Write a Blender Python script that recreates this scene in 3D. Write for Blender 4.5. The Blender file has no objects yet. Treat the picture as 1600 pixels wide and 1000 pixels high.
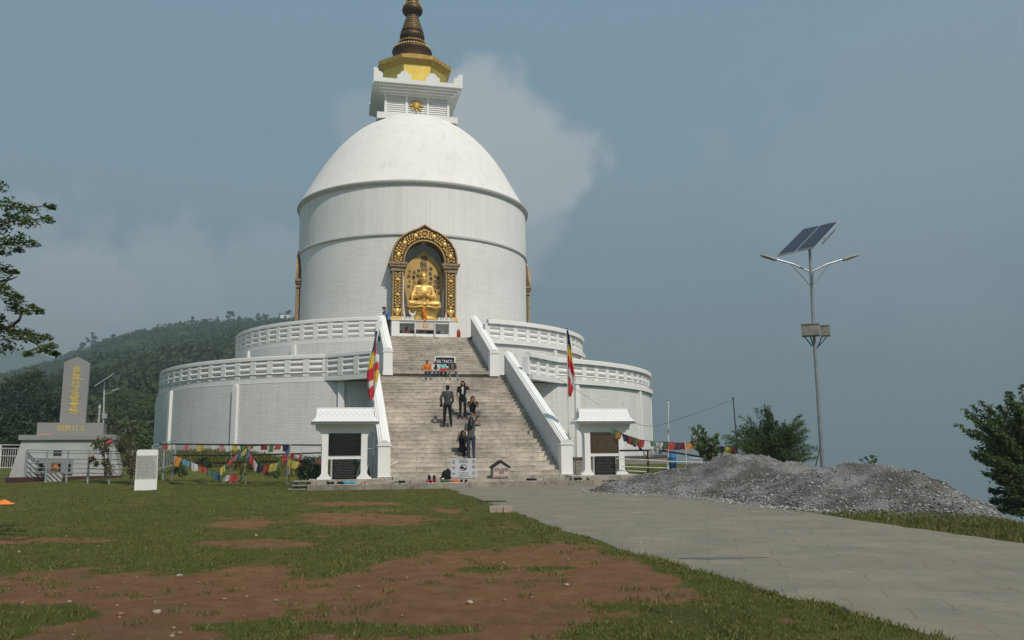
import bpy, bmesh, math, random
import numpy as np
from mathutils import Vector, Matrix
random.seed(5)
RNG = np.random.default_rng(11)
S = bpy.context.scene
COL = S.collection
rad = math.radians
# ------------------------------------------------------------------ camera numbers
FOC, YH, CH, ROLL = 1300., 701.4, 1.45, -0.009
AX, AY, TH = -6.473, 54., rad(12.6)          # axis of the stupa, its turn
PIT = math.atan((YH-500)/FOC)
CP, SP, CT, ST = math.cos(PIT), math.sin(PIT), math.cos(TH), math.sin(TH)
def ray(px, py):
    X, Y = px-800, py-500
    c, s = math.cos(ROLL), math.sin(ROLL)
    x = (X*c+Y*s)/FOC; y = (-X*s+Y*c)/FOC
    return (x, CP+y*SP, SP-y*CP)
def at(px, py, Y):
    r = ray(px, py); t = Y/r[1]
    return Vector((r[0]*t, Y, CH+r[2]*t))
def gz(px, py, z=0.):
    r = ray(px, py); t = (z-CH)/r[2]
    return Vector((r[0]*t, r[1]*t, z))
def onv(px, py, v):
    r = ray(px, py)
    t = (v+AX*ST-AY*CT)/(r[0]*ST-r[1]*CT)
    dx, dy = r[0]*t-AX, r[1]*t-AY
    return (dx*CT+dy*ST, v, CH+r[2]*t)
def W(u, v, z):                               # facade coordinates -> world
    return Vector((AX+u*CT+v*ST, AY+u*ST-v*CT, z))
def B(u, v, z): return (u, -v, z)             # facade coordinates -> local of the turned roots
def ss(a, b, x):
    t = np.clip((x-a)/(b-a), 0, 1); return t*t*(3-2*t)

cam = bpy.data.cameras.new('camera'); cam.sensor_width = 36; cam.lens = 36*FOC/1600
cam.clip_start = .05; cam.clip_end = 30000
co = bpy.data.objects.new('camera', cam); COL.objects.link(co)
co.matrix_world = Matrix.Translation((0, 0, CH)) @ Matrix.Rotation(rad(90)+PIT, 4, 'X') @ Matrix.Rotation(ROLL, 4, 'Z')
S.camera = co
S.view_settings.view_transform = 'Standard'; S.view_settings.look = 'None'
S.view_settings.exposure = EXPO = 0.3; S.view_settings.gamma = 1
S.cycles.volume_bounces = 1; S.cycles.max_bounces = 6; S.cycles.transparent_max_bounces = 8
S.cycles.diffuse_bounces = 3
S.cycles.use_denoising = True

# ------------------------------------------------------------------ mesh builder
class MB:
    def __init__(s): s.v = []; s.f = []; s.uv = {}; s.m = []; s.cur = 0; s.smooth = []; s.sm = False
    def add(s, vs, fs, uvs=None):
        o = len(s.v); s.v += [tuple(p) for p in vs]
        for i, f in enumerate(fs):
            if uvs: s.uv[len(s.f)] = uvs[i]
            s.f.append(tuple(a+o for a in f)); s.m.append(s.cur); s.smooth.append(s.sm)
        return s
    def box(s, a, b, rz=0, c=None, taper=1.0):
        (x0, y0, z0), (x1, y1, z1) = a, b
        vs = []
        cx, cy = (x0+x1)/2, (y0+y1)/2
        for z in (z0, z1):
            k = taper if z == z1 else 1
            for x, y in ((x0, y0), (x1, y0), (x1, y1), (x0, y1)): vs.append((cx+(x-cx)*k, cy+(y-cy)*k, z))
        if rz:
            cc, sn = math.cos(rz), math.sin(rz); px, py = c or (cx, cy)
            vs = [(px+(x-px)*cc-(y-py)*sn, py+(x-px)*sn+(y-py)*cc, z) for x, y, z in vs]
        return s.add(vs, [(3, 2, 1, 0), (4, 5, 6, 7), (0, 1, 5, 4), (1, 2, 6, 5), (2, 3, 7, 6), (3, 0, 4, 7)])
    def fbox(s, u0, u1, v0, v1, z0, z1):      # box in facade coordinates
        return s.box((u0, -v1, z0), (u1, -v0, z1))
    def tube(s, pts, r, n=8, r1=None, cap=True):
        pts = [Vector(p) for p in pts]; m = len(pts)
        rs = r if isinstance(r, (list, tuple)) else [r+(((r1 if r1 is not None else r)-r)*i/max(1, m-1)) for i in range(m)]
        vs = []; up = None
        for i, p in enumerate(pts):
            d = (pts[min(i+1, m-1)]-pts[max(i-1, 0)]).normalized()
            if up is None: up = Vector((0, 0, 1)) if abs(d.z) < .9 else Vector((1, 0, 0))
            a = d.cross(up)
            if a.length < 1e-5: a = d.cross(Vector((0, 1, 0)))
            a.normalize(); b = a.cross(d).normalized(); up = b
            for k in range(n):
                t = 2*math.pi*k/n; vs.append(p+(a*math.cos(t)+b*math.sin(t))*rs[i])
        fs = []
        for i in range(m-1):
            for k in range(n):
                k2 = (k+1) % n; fs.append((i*n+k, i*n+k2, (i+1)*n+k2, (i+1)*n+k))
        if cap: fs += [tuple(range(n-1, -1, -1)), tuple(range((m-1)*n, m*n))]
        return s.add(vs, fs)
    def lathe(s, prof, n=48, c=(0, 0), a0=0, a1=2*math.pi, uvr=None, sq=None, cap=True):
        vs = []; full = abs(a1-a0-2*math.pi) < 1e-6; cols = n if full else n+1
        for r, z in prof:
            for k in range(cols):
                t = a0+(a1-a0)*k/n; vs.append((c[0]+r*math.sin(t), c[1]-r*math.cos(t), z))
        fs = []; uvs = []
        acc = [0.]
        for i in range(1, len(prof)): acc.append(acc[-1]+math.hypot(prof[i][0]-prof[i-1][0], prof[i][1]-prof[i-1][1]))
        for i in range(len(prof)-1):
            for k in range(n):
                k2 = (k+1) % cols; fs.append((i*cols+k, i*cols+k2, (i+1)*cols+k2, (i+1)*cols+k))
                R = uvr or 1; ta, tb = (a0+(a1-a0)*k/n)*R, (a0+(a1-a0)*(k+1)/n)*R
                uvs.append(((ta, acc[i]), (tb, acc[i]), (tb, acc[i+1]), (ta, acc[i+1])))
        s.add(vs, fs, uvs if uvr else None)
        if cap and full:
            o = len(s.v)-len(vs)
            if prof[0][0] > 1e-3: s.add([vs[k] for k in range(cols)], [tuple(range(cols-1, -1, -1))])
            if prof[-1][0] > 1e-3: s.add(vs[-cols:], [tuple(range(cols))])
        return s
    def ell(s, c, r, n=10, m=7, rot=None):
        vs = [(0, 0, -1)]; fs = []
        for i in range(1, m):
            ph = -math.pi/2+math.pi*i/m
            for k in range(n):
                t = 2*math.pi*k/n; vs.append((math.cos(ph)*math.cos(t), math.cos(ph)*math.sin(t), math.sin(ph)))
        vs.append((0, 0, 1)); e = len(vs)-1
        for k in range(n):
            k2 = (k+1) % n; fs.append((0, 1+k2, 1+k)); fs.append((e, 1+(m-2)*n+k, 1+(m-2)*n+k2))
            for i in range(m-2): fs.append((1+i*n+k, 1+i*n+k2, 1+(i+1)*n+k2, 1+(i+1)*n+k))
        r = r if isinstance(r, (tuple, list)) else (r, r, r); c = Vector(c)
        out = []
        for p in vs:
            q = Vector((p[0]*r[0], p[1]*r[1], p[2]*r[2]))
            if rot is not None: q = rot @ q
            out.append(q+c)
        return s.add(out, fs)
    def cap_(s, a, b, ra, rb, n=10):          # rounded tapered limb
        a, b = Vector(a), Vector(b); d = b-a; L = d.length
        if L < 1e-6: return s.ell(a, ra, n)
        d.normalize(); pts = []; rs = []
        for t in (-.98, -.8, -.45, 0): pts.append(a+d*ra*t); rs.append(ra*math.sqrt(max(1-t*t, .02)))
        for t in (0, .45, .8, .98): pts.append(b+d*rb*t); rs.append(rb*math.sqrt(max(1-t*t, .02)))
        return s.tube(pts, rs, n)
    def prism(s, poly, y0, y1, fn=None):      # polygon in x,z extruded over y
        n = len(poly); vs = [(x, y0, z) for x, z in poly]+[(x, y1, z) for x, z in poly]
        fs = [tuple(range(n)), tuple(range(2*n-1, n-1, -1))]
        fs += [(i, i+n, (i+1) % n+n, (i+1) % n) for i in range(n)]
        if fn: vs = [fn(p) for p in vs]
        return s.add(vs, fs)
    def build(s, name, mats, parent=None, loc=(0, 0, 0), rz=0, recalc=True):
        me = bpy.data.meshes.new(name); me.from_pydata(s.v, [], s.f)
        for m in (mats if isinstance(mats, (list, tuple)) else [mats]): me.materials.append(m)
        me.polygons.foreach_set('material_index', s.m)
        if recalc:
            bm = bmesh.new(); bm.from_mesh(me); bmesh.ops.recalc_face_normals(bm, faces=bm.faces); bm.to_mesh(me); bm.free()
        me.polygons.foreach_set('use_smooth', s.smooth)
        if s.uv:
            ul = me.uv_layers.new(name='UVMap')
            for p in me.polygons:
                u = s.uv.get(p.index)
                if u:
                    look = {s.f[p.index][j]: u[j] for j in range(len(u))}
                    for li in p.loop_indices: ul.data[li].uv = look[me.loops[li].vertex_index]
        me.update()
        o = bpy.data.objects.new(name, me); COL.objects.link(o); o.location = loc; o.rotation_euler.z = rz
        if parent: o.parent = parent
        return o
def npmesh(name, V, Fq, mat, parent=None, smooth=False, attrs=None, nv=4):
    me = bpy.data.meshes.new(name); V = np.asarray(V, np.float32); Fq = np.asarray(Fq, np.int32)
    me.vertices.add(len(V)); me.vertices.foreach_set('co', V.ravel())
    me.loops.add(Fq.size); me.loops.foreach_set('vertex_index', Fq.ravel())
    me.polygons.add(len(Fq)); me.polygons.foreach_set('loop_start', np.arange(0, Fq.size, Fq.shape[1], dtype=np.int32))
    me.update(calc_edges=True)
    if smooth: me.polygons.foreach_set('use_smooth', np.ones(len(Fq), bool))
    for k, a in (attrs or {}).items():
        at_ = me.attributes.new(k, 'FLOAT', 'POINT'); at_.data.foreach_set('value', np.asarray(a, np.float32))
    me.materials.append(mat); me.validate()
    o = bpy.data.objects.new(name, me); COL.objects.link(o)
    if parent: o.parent = parent
    return o
def empty(name, loc=(0, 0, 0), rz=0, label=None, cat=None, group=None, kind=None):
    o = bpy.data.objects.new(name, None); COL.objects.link(o); o.location = loc; o.rotation_euler.z = rz
    o.empty_display_size = .2
    return tag(o, label, cat, group, kind)
def tag(o, label=None, cat=None, group=None, kind=None):
    if label: o['label'] = label
    if cat: o['category'] = cat
    if group: o['group'] = group
    if kind: o['kind'] = kind
    return o
def fix(o): COL.objects.link(o) if o.name not in COL.objects else None; return o
def copy_tree(o, parent=None):
    c = o.copy(); COL.objects.link(c)
    if parent: c.parent = parent
    for ch in list(o.children): copy_tree(ch, c)
    return c

# ------------------------------------------------------------------ materials
class NT:
    def __init__(s, name):
        s.m = bpy.data.materials.new(name); s.m.use_nodes = True; s.t = s.m.node_tree
        s.b = s.t.nodes['Principled BSDF']
    def n(s, ty, **kw):
        nd = s.t.nodes.new(ty)
        for k, v in kw.items():
            if k in nd.inputs: nd.inputs[k].default_value = v
            else: setattr(nd, k, v)
        return nd
    def l(s, a, b): s.t.links.new(a, b)
    def ramp(s, fac, stops):
        r = s.n('ShaderNodeValToRGB'); e = r.color_ramp.elements
        while len(e) < len(stops): e.new(.5)
        for x, (p, c) in zip(e, stops): x.position = p; x.color = (*c, 1) if len(c) == 3 else c
        s.l(fac, r.inputs['Fac']); return r.outputs['Color']
    def mix(s, fac, a, b, mode='MIX'):
        m = s.n('ShaderNodeMix', data_type='RGBA', blend_type=mode)
        for sock, v in ((m.inputs[0], fac), (m.inputs[6], a), (m.inputs[7], b)):
            if hasattr(v, 'is_output'): s.l(v, sock)
            elif isinstance(v, (tuple, list)): sock.default_value = (*v[:3], 1)
            else: sock.default_value = v
        return m.outputs[2]
    def noise(s, scale, detail=4, rough=.6, vec=None, dist=0):
        n = s.n('ShaderNodeTexNoise'); n.inputs['Scale'].default_value = scale; n.inputs['Detail'].default_value = detail
        n.inputs['Roughness'].default_value = rough; n.inputs['Distortion'].default_value = dist
        if vec is not None: s.l(vec, n.inputs['Vector'])
        return n.outputs['Fac']
    def coord(s, which='Object', scale=None):
        c = s.n('ShaderNodeTexCoord').outputs[which]
        if scale:
            mp = s.n('ShaderNodeMapping'); mp.inputs['Scale'].default_value = scale; s.l(c, mp.inputs['Vector']); c = mp.outputs[0]
        return c
    def bump(s, h, strength=.3, dist=.02):
        b = s.n('ShaderNodeBump'); b.inputs['Strength'].default_value = strength; b.inputs['Distance'].default_value = dist
        s.l(h, b.inputs['Height']); s.l(b.outputs[0], s.b.inputs['Normal'])
def sc(c, k): return tuple(x*k for x in c[:3])
_pm = {}
def pm(name, col, rough=.7, metal=0., var=.2, scale=4., bump=0., bscale=40., spec=.3):
    if name in _pm: return _pm[name]
    t = NT(name); c = t.coord()
    f = t.noise(scale, 5, .65, c)
    colr = t.ramp(f, [(.3, sc(col, 1-var)), (.7, sc(col, 1+var*.6))])
    t.l(colr, t.b.inputs['Base Color']); t.b.inputs['Roughness'].default_value = rough; t.b.inputs['Metallic'].default_value = metal
    t.b.inputs['Specular IOR Level'].default_value = spec
    if bump: t.bump(t.noise(bscale, 4, .6, c), bump)
    _pm[name] = t.m; return t.m
def white_mat(name, col=(.78, .78, .76), brick=None, streak=.25, panel=False):
    t = NT(name); c = t.coord(); cs = t.coord('Object', (1.6, 1.6, .22))
    base = t.mix(t.ramp(t.noise(.35, 5, .6, c), [(.35, (0, 0, 0)), (.7, (1, 1, 1))]), col, sc(col, .93))
    st = t.ramp(t.noise(1.3, 5, .7, cs), [(.5, (0, 0, 0)), (.8, (1, 1, 1))])
    dirt = t.n('ShaderNodeMath', operation='MULTIPLY'); t.l(st, dirt.inputs[0]); dirt.inputs[1].default_value = streak
    base = t.mix(dirt.outputs[0], base, (.40, .40, .37))
    sp = t.ramp(t.noise(9, 5, .7, c), [(.62, (0, 0, 0)), (.75, (1, 1, 1))])
    d2 = t.n('ShaderNodeMath', operation='MULTIPLY'); t.l(sp, d2.inputs[0]); d2.inputs[1].default_value = streak*.5
    base = t.mix(d2.outputs[0], base, (.45, .44, .40))
    if brick:
        uv = t.coord('UV'); bt = t.n('ShaderNodeTexBrick'); t.l(uv, bt.inputs['Vector'])
        bt.inputs['Scale'].default_value = 1; bt.inputs['Brick Width'].default_value = brick[0]; bt.inputs['Row Height'].default_value = brick[1]
        bt.inputs['Mortar Size'].default_value = brick[2]; bt.inputs['Mortar Smooth'].default_value = .3; bt.inputs['Bias'].default_value = 0
        bt.inputs['Color1'].default_value = (1, 1, 1, 1); bt.inputs['Color2'].default_value = (.93, .93, .92, 1); bt.inputs['Mortar'].default_value = (brick[3],)*3+(1,)
        base = t.mix(1., base, bt.outputs['Color'], 'MULTIPLY')
        inv = t.n('ShaderNodeMath', operation='SUBTRACT'); inv.inputs[0].default_value = 1; t.l(bt.outputs['Fac'], inv.inputs[1])
        t.bump(inv.outputs[0], .5, .012)
    else: t.bump(t.noise(60, 4, .6, c), .12, .01)
    t.l(base, t.b.inputs['Base Color']); t.b.inputs['Roughness'].default_value = .8; t.b.inputs['Specular IOR Level'].default_value = .2
    return t.m
M = {}
M['white'] = white_mat('white_paint'); M['white_clean'] = white_mat('white_clean', (.81, .81, .79), None, .1)
M['terrace'] = white_mat('white_brick_wall', (.76, .76, .74), (.62, .093, .011, .72), .38)
M['drum_low'] = white_mat('white_brick_drum', (.80, .80, .78), (.8, .105, .011, .80), .2)
M['drum_up'] = white_mat('white_panel_drum', (.80, .80, .78), (.36, 30., .008, .82), .22)
M['parapet'] = white_mat('shaded_stained_parapet', (.58, .60, .61), None, .75)  # grey base paints in the shade of the inner faces; streaks are stains
M['dome'] = white_mat('white_dome', (.78, .765, .73), None, .40)
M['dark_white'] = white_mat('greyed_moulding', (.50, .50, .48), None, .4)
M['gold'] = pm('gold_leaf', (.80, .53, .17), .42, .4, .2, 2, .12, 14)
M['gold_paint'] = pm('gold_paint', (.62, .42, .12), .5, .5, .3, 5, .15, 30)
M['gold_panel'] = pm('gold_panel', (.50, .34, .12), .6, .2, .25, 1.5, .05)
M['gold_octagon'] = pm('gold_sheet', (.72, .52, .12), .33, .75, .18, 1.2, .06, 6)
M['bronze'] = pm('dark_bronze', (.10, .058, .03), .5, .45, .4, 5, .2, 20)
M['bronze_light'] = pm('worn_bronze', (.28, .19, .10), .5, .4, .4, 5, .2, 20)
M['frame_brown'] = pm('carved_brown', (.12, .076, .04), .65, .1, .4, 6, .3, 20)
M['capital'] = pm('weathered_gold_stone', (.30, .22, .13), .75, .1, .5, 7, .4, 18)
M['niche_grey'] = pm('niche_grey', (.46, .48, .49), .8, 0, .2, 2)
M['black'] = pm('black_ink', (.012, .011, .010), .6, 0, .2, 5)
M['steel'] = pm('galvanised_steel', (.36, .37, .38), .45, .7, .25, 6)
M['grey_paint'] = pm('grey_iron_paint', (.30, .35, .37), .6, .2, .3, 8)
M['white_pipe'] = pm('white_pipe', (.62, .61, .58), .6, 0, .3, 6)
M['dark_pipe'] = pm('dark_rusty_pipe', (.035, .028, .026), .7, .2, .4, 8)
M['granite'] = pm('grey_granite', (.25, .252, .248), .6, 0, .16, 30, .1, 60)
M['granite_body'] = pm('grey_concrete', (.40, .41, .405), .75, 0, .16, 1.2, .15, 30)
M['plaque'] = pm('black_granite', (.012, .012, .012), .25, 0, .3, 40)
M['plaque_brown'] = pm('brown_slate', (.055, .036, .022), .5, 0, .5, 9, .2, 30)
M['slate_grey'] = pm('grey_slab_edge', (.42, .43, .43), .7, 0, .15, 6)
M['asphaltblue'] = pm('solar_cells', (.020, .024, .050), .14, 0, .2, 3, 0, 40, .6)
M['alu'] = pm('aluminium_frame', (.62, .62, .62), .4, .6, .1, 6)
M['rust_box'] = pm('weathered_box', (.30, .285, .25), .6, .2, .35, 5)
M['rust_dark'] = pm('dark_steel', (.07, .07, .07), .6, .4, .3, 6)
M['wood'] = pm('bark', (.085, .065, .045), .9, 0, .4, 12, .5, 30)
M['stone_white'] = pm('pale_stone', (.52, .50, .46), .85, 0, .3, 9, .4, 20)
M['orange'] = pm('orange_cloth', (.75, .22, .05), .85, 0, .3, 9)
M['skin'] = pm('skin', (.30, .155, .095), .6, 0, .1, 10)
M['hair'] = pm('black_hair', (.012, .010, .010), .5, 0, .3, 30)
M['eye'] = pm('dark_eye', (.01, .008, .008), .3, 0, .1, 10)
M['lip'] = pm('lip', (.22, .075, .06), .5, 0, .1, 10)
def cloth(n, c): return pm('cloth_'+n, c, .9, 0, .25, 14, .2, 60, .15)
def solid(n, c, r=.7): return pm(n, c, r, 0, .15, 8)
# steps: worn stone with joints and stains
def stone_mat(name, a, b, bw=1.1, rh=.17):
    t = NT(name); c = t.coord()
    f = t.noise(2.2, 8, .72, c); col = t.ramp(f, [(.30, sc(b, .75)), (.5, a), (.68, sc(a, 1.25))])
    big = t.ramp(t.noise(.45, 4, .6, c), [(.35, (.70, .69, .68)), (.65, (1.12, 1.1, 1.06))])
    col = t.mix(1., col, big, 'MULTIPLY')
    # block joints along u, shifted per step
    sep = t.n('ShaderNodeSeparateXYZ'); t.l(c, sep.inputs[0])
    fl = t.n('ShaderNodeMath', operation='MULTIPLY'); t.l(sep.outputs['Z'], fl.inputs[0]); fl.inputs[1].default_value = 1/rh
    fr = t.n('ShaderNodeMath', operation='FLOOR'); t.l(fl.outputs[0], fr.inputs[0])
    wn = t.n('ShaderNodeTexWhiteNoise', noise_dimensions='1D'); t.l(fr.outputs[0], wn.inputs['W'])
    ad = t.n('ShaderNodeMath', operation='MULTIPLY_ADD'); t.l(sep.outputs['X'], ad.inputs[0]); ad.inputs[1].default_value = 1/bw; t.l(wn.outputs['Value'], ad.inputs[2])
    fc = t.n('ShaderNodeMath', operation='FRACT'); t.l(ad.outputs[0], fc.inputs[0])
    lt = t.n('ShaderNodeMath', operation='LESS_THAN'); t.l(fc.outputs[0], lt.inputs[0]); lt.inputs[1].default_value = .016
    col = t.mix(lt.outputs[0], col, sc(b, .62))
    fb = t.n('ShaderNodeMath', operation='FLOOR'); t.l(ad.outputs[0], fb.inputs[0])
    cm = t.n('ShaderNodeCombineXYZ'); t.l(fb.outputs[0], cm.inputs[0]); t.l(fr.outputs[0], cm.inputs[1])
    w2 = t.n('ShaderNodeTexWhiteNoise', noise_dimensions='3D'); t.l(cm.outputs[0], w2.inputs['Vector'])
    col = t.mix(1., col, t.ramp(w2.outputs['Value'], [(0, (.90, .895, .89)), (1, (1.08, 1.07, 1.05))]), 'MULTIPLY')
    # pale chips
    ch = t.ramp(t.noise(14, 4, .7, c), [(.66, (0, 0, 0)), (.72, (1, 1, 1))])
    col = t.mix(ch, col, (.50, .48, .43))
    t.l(col, t.b.inputs['Base Color']); t.b.inputs['Roughness'].default_value = .85; t.b.inputs['Specular IOR Level'].default_value = .2
    t.bump(t.noise(25, 6, .7, c), .4, .02)
    return t.m
M['step'] = stone_mat('worn_step_stone', (.46, .425, .375), (.365, .335, .295))
M['slab'] = stone_mat('platform_stone', (.40, .375, .335), (.25, .23, .19), 1.6, .4)
M['kerb'] = stone_mat('platform_kerb', (.30, .275, .235), (.17, .15, .12), .9, .4)
def leaf_mat(name, cols, trans=.35, rough=.55):
    t = NT(name); g = t.n('ShaderNodeNewGeometry')
    col = t.ramp(g.outputs['Random Per Island'], [(i/(len(cols)-1), c) for i, c in enumerate(cols)])
    t.l(col, t.b.inputs['Base Color']); t.b.inputs['Roughness'].default_value = rough; t.b.inputs['Specular IOR Level'].default_value = .25
    tr = t.n('ShaderNodeBsdfTranslucent'); t.l(col, tr.inputs['Color'])
    mx = t.n('ShaderNodeMixShader'); mx.inputs[0].default_value = trans
    out = t.t.nodes['Material Output']
    t.l(t.b.outputs[0], mx.inputs[1]); t.l(tr.outputs[0], mx.inputs[2]); t.l(mx.outputs[0], out.inputs['Surface'])
    return t.m
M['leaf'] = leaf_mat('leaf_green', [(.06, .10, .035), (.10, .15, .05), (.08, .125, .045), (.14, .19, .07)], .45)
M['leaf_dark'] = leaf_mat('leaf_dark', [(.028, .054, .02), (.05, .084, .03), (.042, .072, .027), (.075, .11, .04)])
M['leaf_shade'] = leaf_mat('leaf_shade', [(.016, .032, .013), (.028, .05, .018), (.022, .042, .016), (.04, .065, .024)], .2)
M['leaf_light'] = leaf_mat('leaf_light', [(.06, .085, .03), (.095, .12, .045), (.08, .10, .04), (.12, .135, .05)])
M['leaf_far'] = leaf_mat('leaf_hillside', [(.040, .062, .022), (.050, .073, .026), (.044, .066, .024), (.058, .080, .030)], .2, .8)
M['grass'] = leaf_mat('grass_blade', [(.120, .138, .030), (.165, .180, .042), (.138, .150, .034), (.20, .185, .06), (.28, .24, .10)], .4)
def text(name, body, size, mat, parent, loc, rot=(rad(90), 0, 0), ext=.004, align='CENTER', sx=1.0):
    cu = bpy.data.curves.new('lettering', 'FONT'); cu.body = body; cu.size = size; cu.extrude = ext; cu.align_x = align; cu.align_y = 'CENTER'
    cu.offset = size*.008
    o = bpy.data.objects.new('lettering', cu); COL.objects.link(o)
    dg = bpy.context.evaluated_depsgraph_get(); me = bpy.data.meshes.new_from_object(o.evaluated_get(dg)); bpy.data.objects.remove(o)
    me.materials.clear(); me.materials.append(mat)
    r = bpy.data.objects.new(name, me); COL.objects.link(r); r.location = loc; r.rotation_euler = rot; r.scale = (sx, 1, 1)
    if parent: r.parent = parent
    return r
# ================================================================== THE STUPA
def sweep(mb, path, w, z0, z1, off=0.):       # rectangular section along a plan path of (u, v)
    n = len(path); L = []; R = []
    for i in range(n):
        a = Vector(path[max(i-1, 0)]); b = Vector(path[min(i+1, n-1)]); d = (b-a).normalized(); nn = Vector((d.y, -d.x))
        p = Vector(path[i])+nn*off; L.append(p+nn*w/2); R.append(p-nn*w/2)
    vs = []
    for i in range(n):
        for p, z in ((L[i], z0), (R[i], z0), (R[i], z1), (L[i], z1)): vs.append((p.x, -p.y, z))
    fs = [(0, 1, 2, 3), (4*n-1, 4*n-2, 4*n-3, 4*n-4)]
    for i in range(n-1):
        for k in range(4): fs.append((4*i+k, 4*i+(k+1) % 4, 4*i+4+(k+1) % 4, 4*i+4+k))
    mb.add(vs, fs)
def arc(R, a0, a1, st=2.): 
    n = max(2, int(abs(a1-a0)/st)+1); return [(R*math.sin(rad(a0+(a1-a0)*i/(n-1))), R*math.cos(rad(a0+(a1-a0)*i/(n-1)))) for i in range(n)]
pag = empty('stupa', (AX, AY, 0), TH, 'huge white domed stupa with two round balustraded terraces and a gold topped spire', 'stupa')
# lower terrace
m = MB(); m.lathe([(15.2, 0.2), (15.2, 4.64), (14.6, 4.661)], 220, a0=rad(12.6), a1=rad(347.4), uvr=15.2)
lt = m.build('lower_terrace', M['terrace'], pag, recalc=False)
m = MB(); m.lathe([(10.9, 5.09), (15.2, 5.09)], 160, a0=rad(12.9), a1=rad(347.1)); m.build('terrace_floor', M['slab'], lt)
def pilaster(R, a, z0, z1, w, par):
    m = MB(); m.cur = 0; m.sm = False
    x0, x1 = -w/2, w/2
    for k, (zz0, zz1, ww, dd) in enumerate(((z0, z1-.12, w, .16), (z1-.12, z1-.05, w*.86, .14), (z1-.05, z1-.004, w*.5, .11))):
        m.box((-ww/2, -dd, zz0), (ww/2, .06, zz1))
    t = rad(a); return m.build('pilaster', M['white'], par, (R*math.sin(t), -R*math.cos(t), 0), t)
for a in (-106, -84, -62.4, -39.8, -18.2, 27, 51, 75, 97): pilaster(15.18, a, .2, 4.66, .30, lt)
# balustrades
OFF = -.09
def balustrade(paths, z0, z1, name, par, spacing, bw):
    first = MB()
    for p in paths: sweep(first, p, .34, z0, z0+.24, OFF)
    bal = first.build(name, M['white'], par)
    m = MB()
    for p in paths: sweep(m, p, .30, z1-.17, z1-.03, OFF*.6); sweep(m, p, .22, z1-.03, z1+.02, OFF*.6); sweep(m, p, .24, z1-.215, z1-.171, OFF)
    m.build('coping', M['white_clean'], bal)
    hb0, hb1 = z0+.242, z1-.216; H_ = hb1-hb0
    pm_ = MB(); pm_.box((-bw/2, -.09, hb0), (bw/2, .19, hb1)); post = None
    sp_ = None
    for p in paths:
        # cut the path in equal bays
        d = [0.]
        for i in range(1, len(p)): d.append(d[-1]+(Vector(p[i])-Vector(p[i-1])).length)
        nb = max(1, round(d[-1]/spacing)); stp = d[-1]/nb
        def pt(s):
            for i in range(1, len(p)):
                if s <= d[i]+1e-6:
                    k = (s-d[i-1])/max(1e-6, d[i]-d[i-1]); a, b = Vector(p[i-1]), Vector(p[i]); return a.lerp(b, k)
            return Vector(p[-1])
        for i in range(nb+1):
            q = pt(i*stp); e = .05; t0, t1 = pt(max(0, i*stp-e)), pt(min(d[-1], i*stp+e)); dr = t1-t0
            ang = math.atan2(-dr.y, dr.x)
            if Vector((math.sin(ang), math.cos(ang))).dot(q) < 0: ang += math.pi     # front of the post looks outward
            if post is None: post = pm_.build('baluster_post', M['white'], bal); o = post
            else: o = post.copy(); COL.objects.link(o); o.parent = bal
            o.location = (q.x, -q.y, 0); o.rotation_euler.z = ang
            if i == nb: continue
            c = pt((i+.5)*stp); r = pt((i+1)*stp)-q; ang = math.atan2(-r.y, r.x); L = r.length-.0
            if Vector((math.sin(ang), math.cos(ang))).dot(c) < 0: ang += math.pi
            if sp_ is None or abs(sp_['L']-L) > .03:
                m = MB(); m.sm = True; rr = H_/6*.97
                for k in range(3):
                    zc = hb0+H_*(k+.5)/3
                    m.tube([(-L/2+bw/2-.0+.002, .045, zc), (L/2-bw/2-.002, .045, zc)], rr*.99, 12, cap=False)
                new = m.build('baluster_slats', M['white'], bal); new['L'] = L; o = sp_ = new
            else: o = sp_.copy(); COL.objects.link(o); o.parent = bal
            o.location = (c.x, -c.y, 0); o.rotation_euler.z = ang
    return bal
RL = 15.08
pl = [[(-3.42, 16.25), (-5.5, 14.04)], arc(RL, -21.4, -118), [(3.72, 16.25), (5.7, 13.96)], arc(RL, 22.2, 110)]
balustrade(pl, 4.664, 5.94, 'lower_balustrade', pag, .97, .31)
# floor slabs of the two bays beside the stair
for sgn, (a, b, e) in ((-1, ((-3.42, 16.25), (-5.55, 14.15), (-3.1, 14.3))), (1, ((3.72, 16.25), (5.75, 14.07), (3.5, 14.2)))):
    m = MB(); pts = [a, b, e]
    vs = [(u, -v, z) for z in (4.70, 4.90) for u, v in pts]; m.add(vs, [(2, 1, 0), (3, 4, 5), (0, 1, 4, 3), (1, 2, 5, 4), (2, 0, 3, 5)])
    m.build('stair_bay_floor', M['white'], lt)
# upper terrace
m = MB(); m.lathe([(11.06, 5.0), (11.06, 7.04), (10.5, 7.061)], 180, a0=rad(13.6), a1=rad(346.4), uvr=11.06)
ut = m.build('upper_terrace', M['terrace'], pag, recalc=False)
m = MB(); m.lathe([(6.9, 7.66), (8.3, 7.66)], 120, cap=False); m.lathe([(8.3, 7.66), (11.0, 7.66)], 120, a0=rad(15), a1=rad(345), cap=False); m.build('terrace_floor', M['slab'], ut)
for a in (-106, -84, -62.4, -40.6, 40.6, 62.4, 84): pilaster(11.04, a, 5.0, 7.05, .28, ut)
balustrade([arc(10.94, -15.3, -112), arc(10.94, 15.3, 108)], 7.06, 8.35, 'upper_balustrade', pag, .90, .29)
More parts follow.
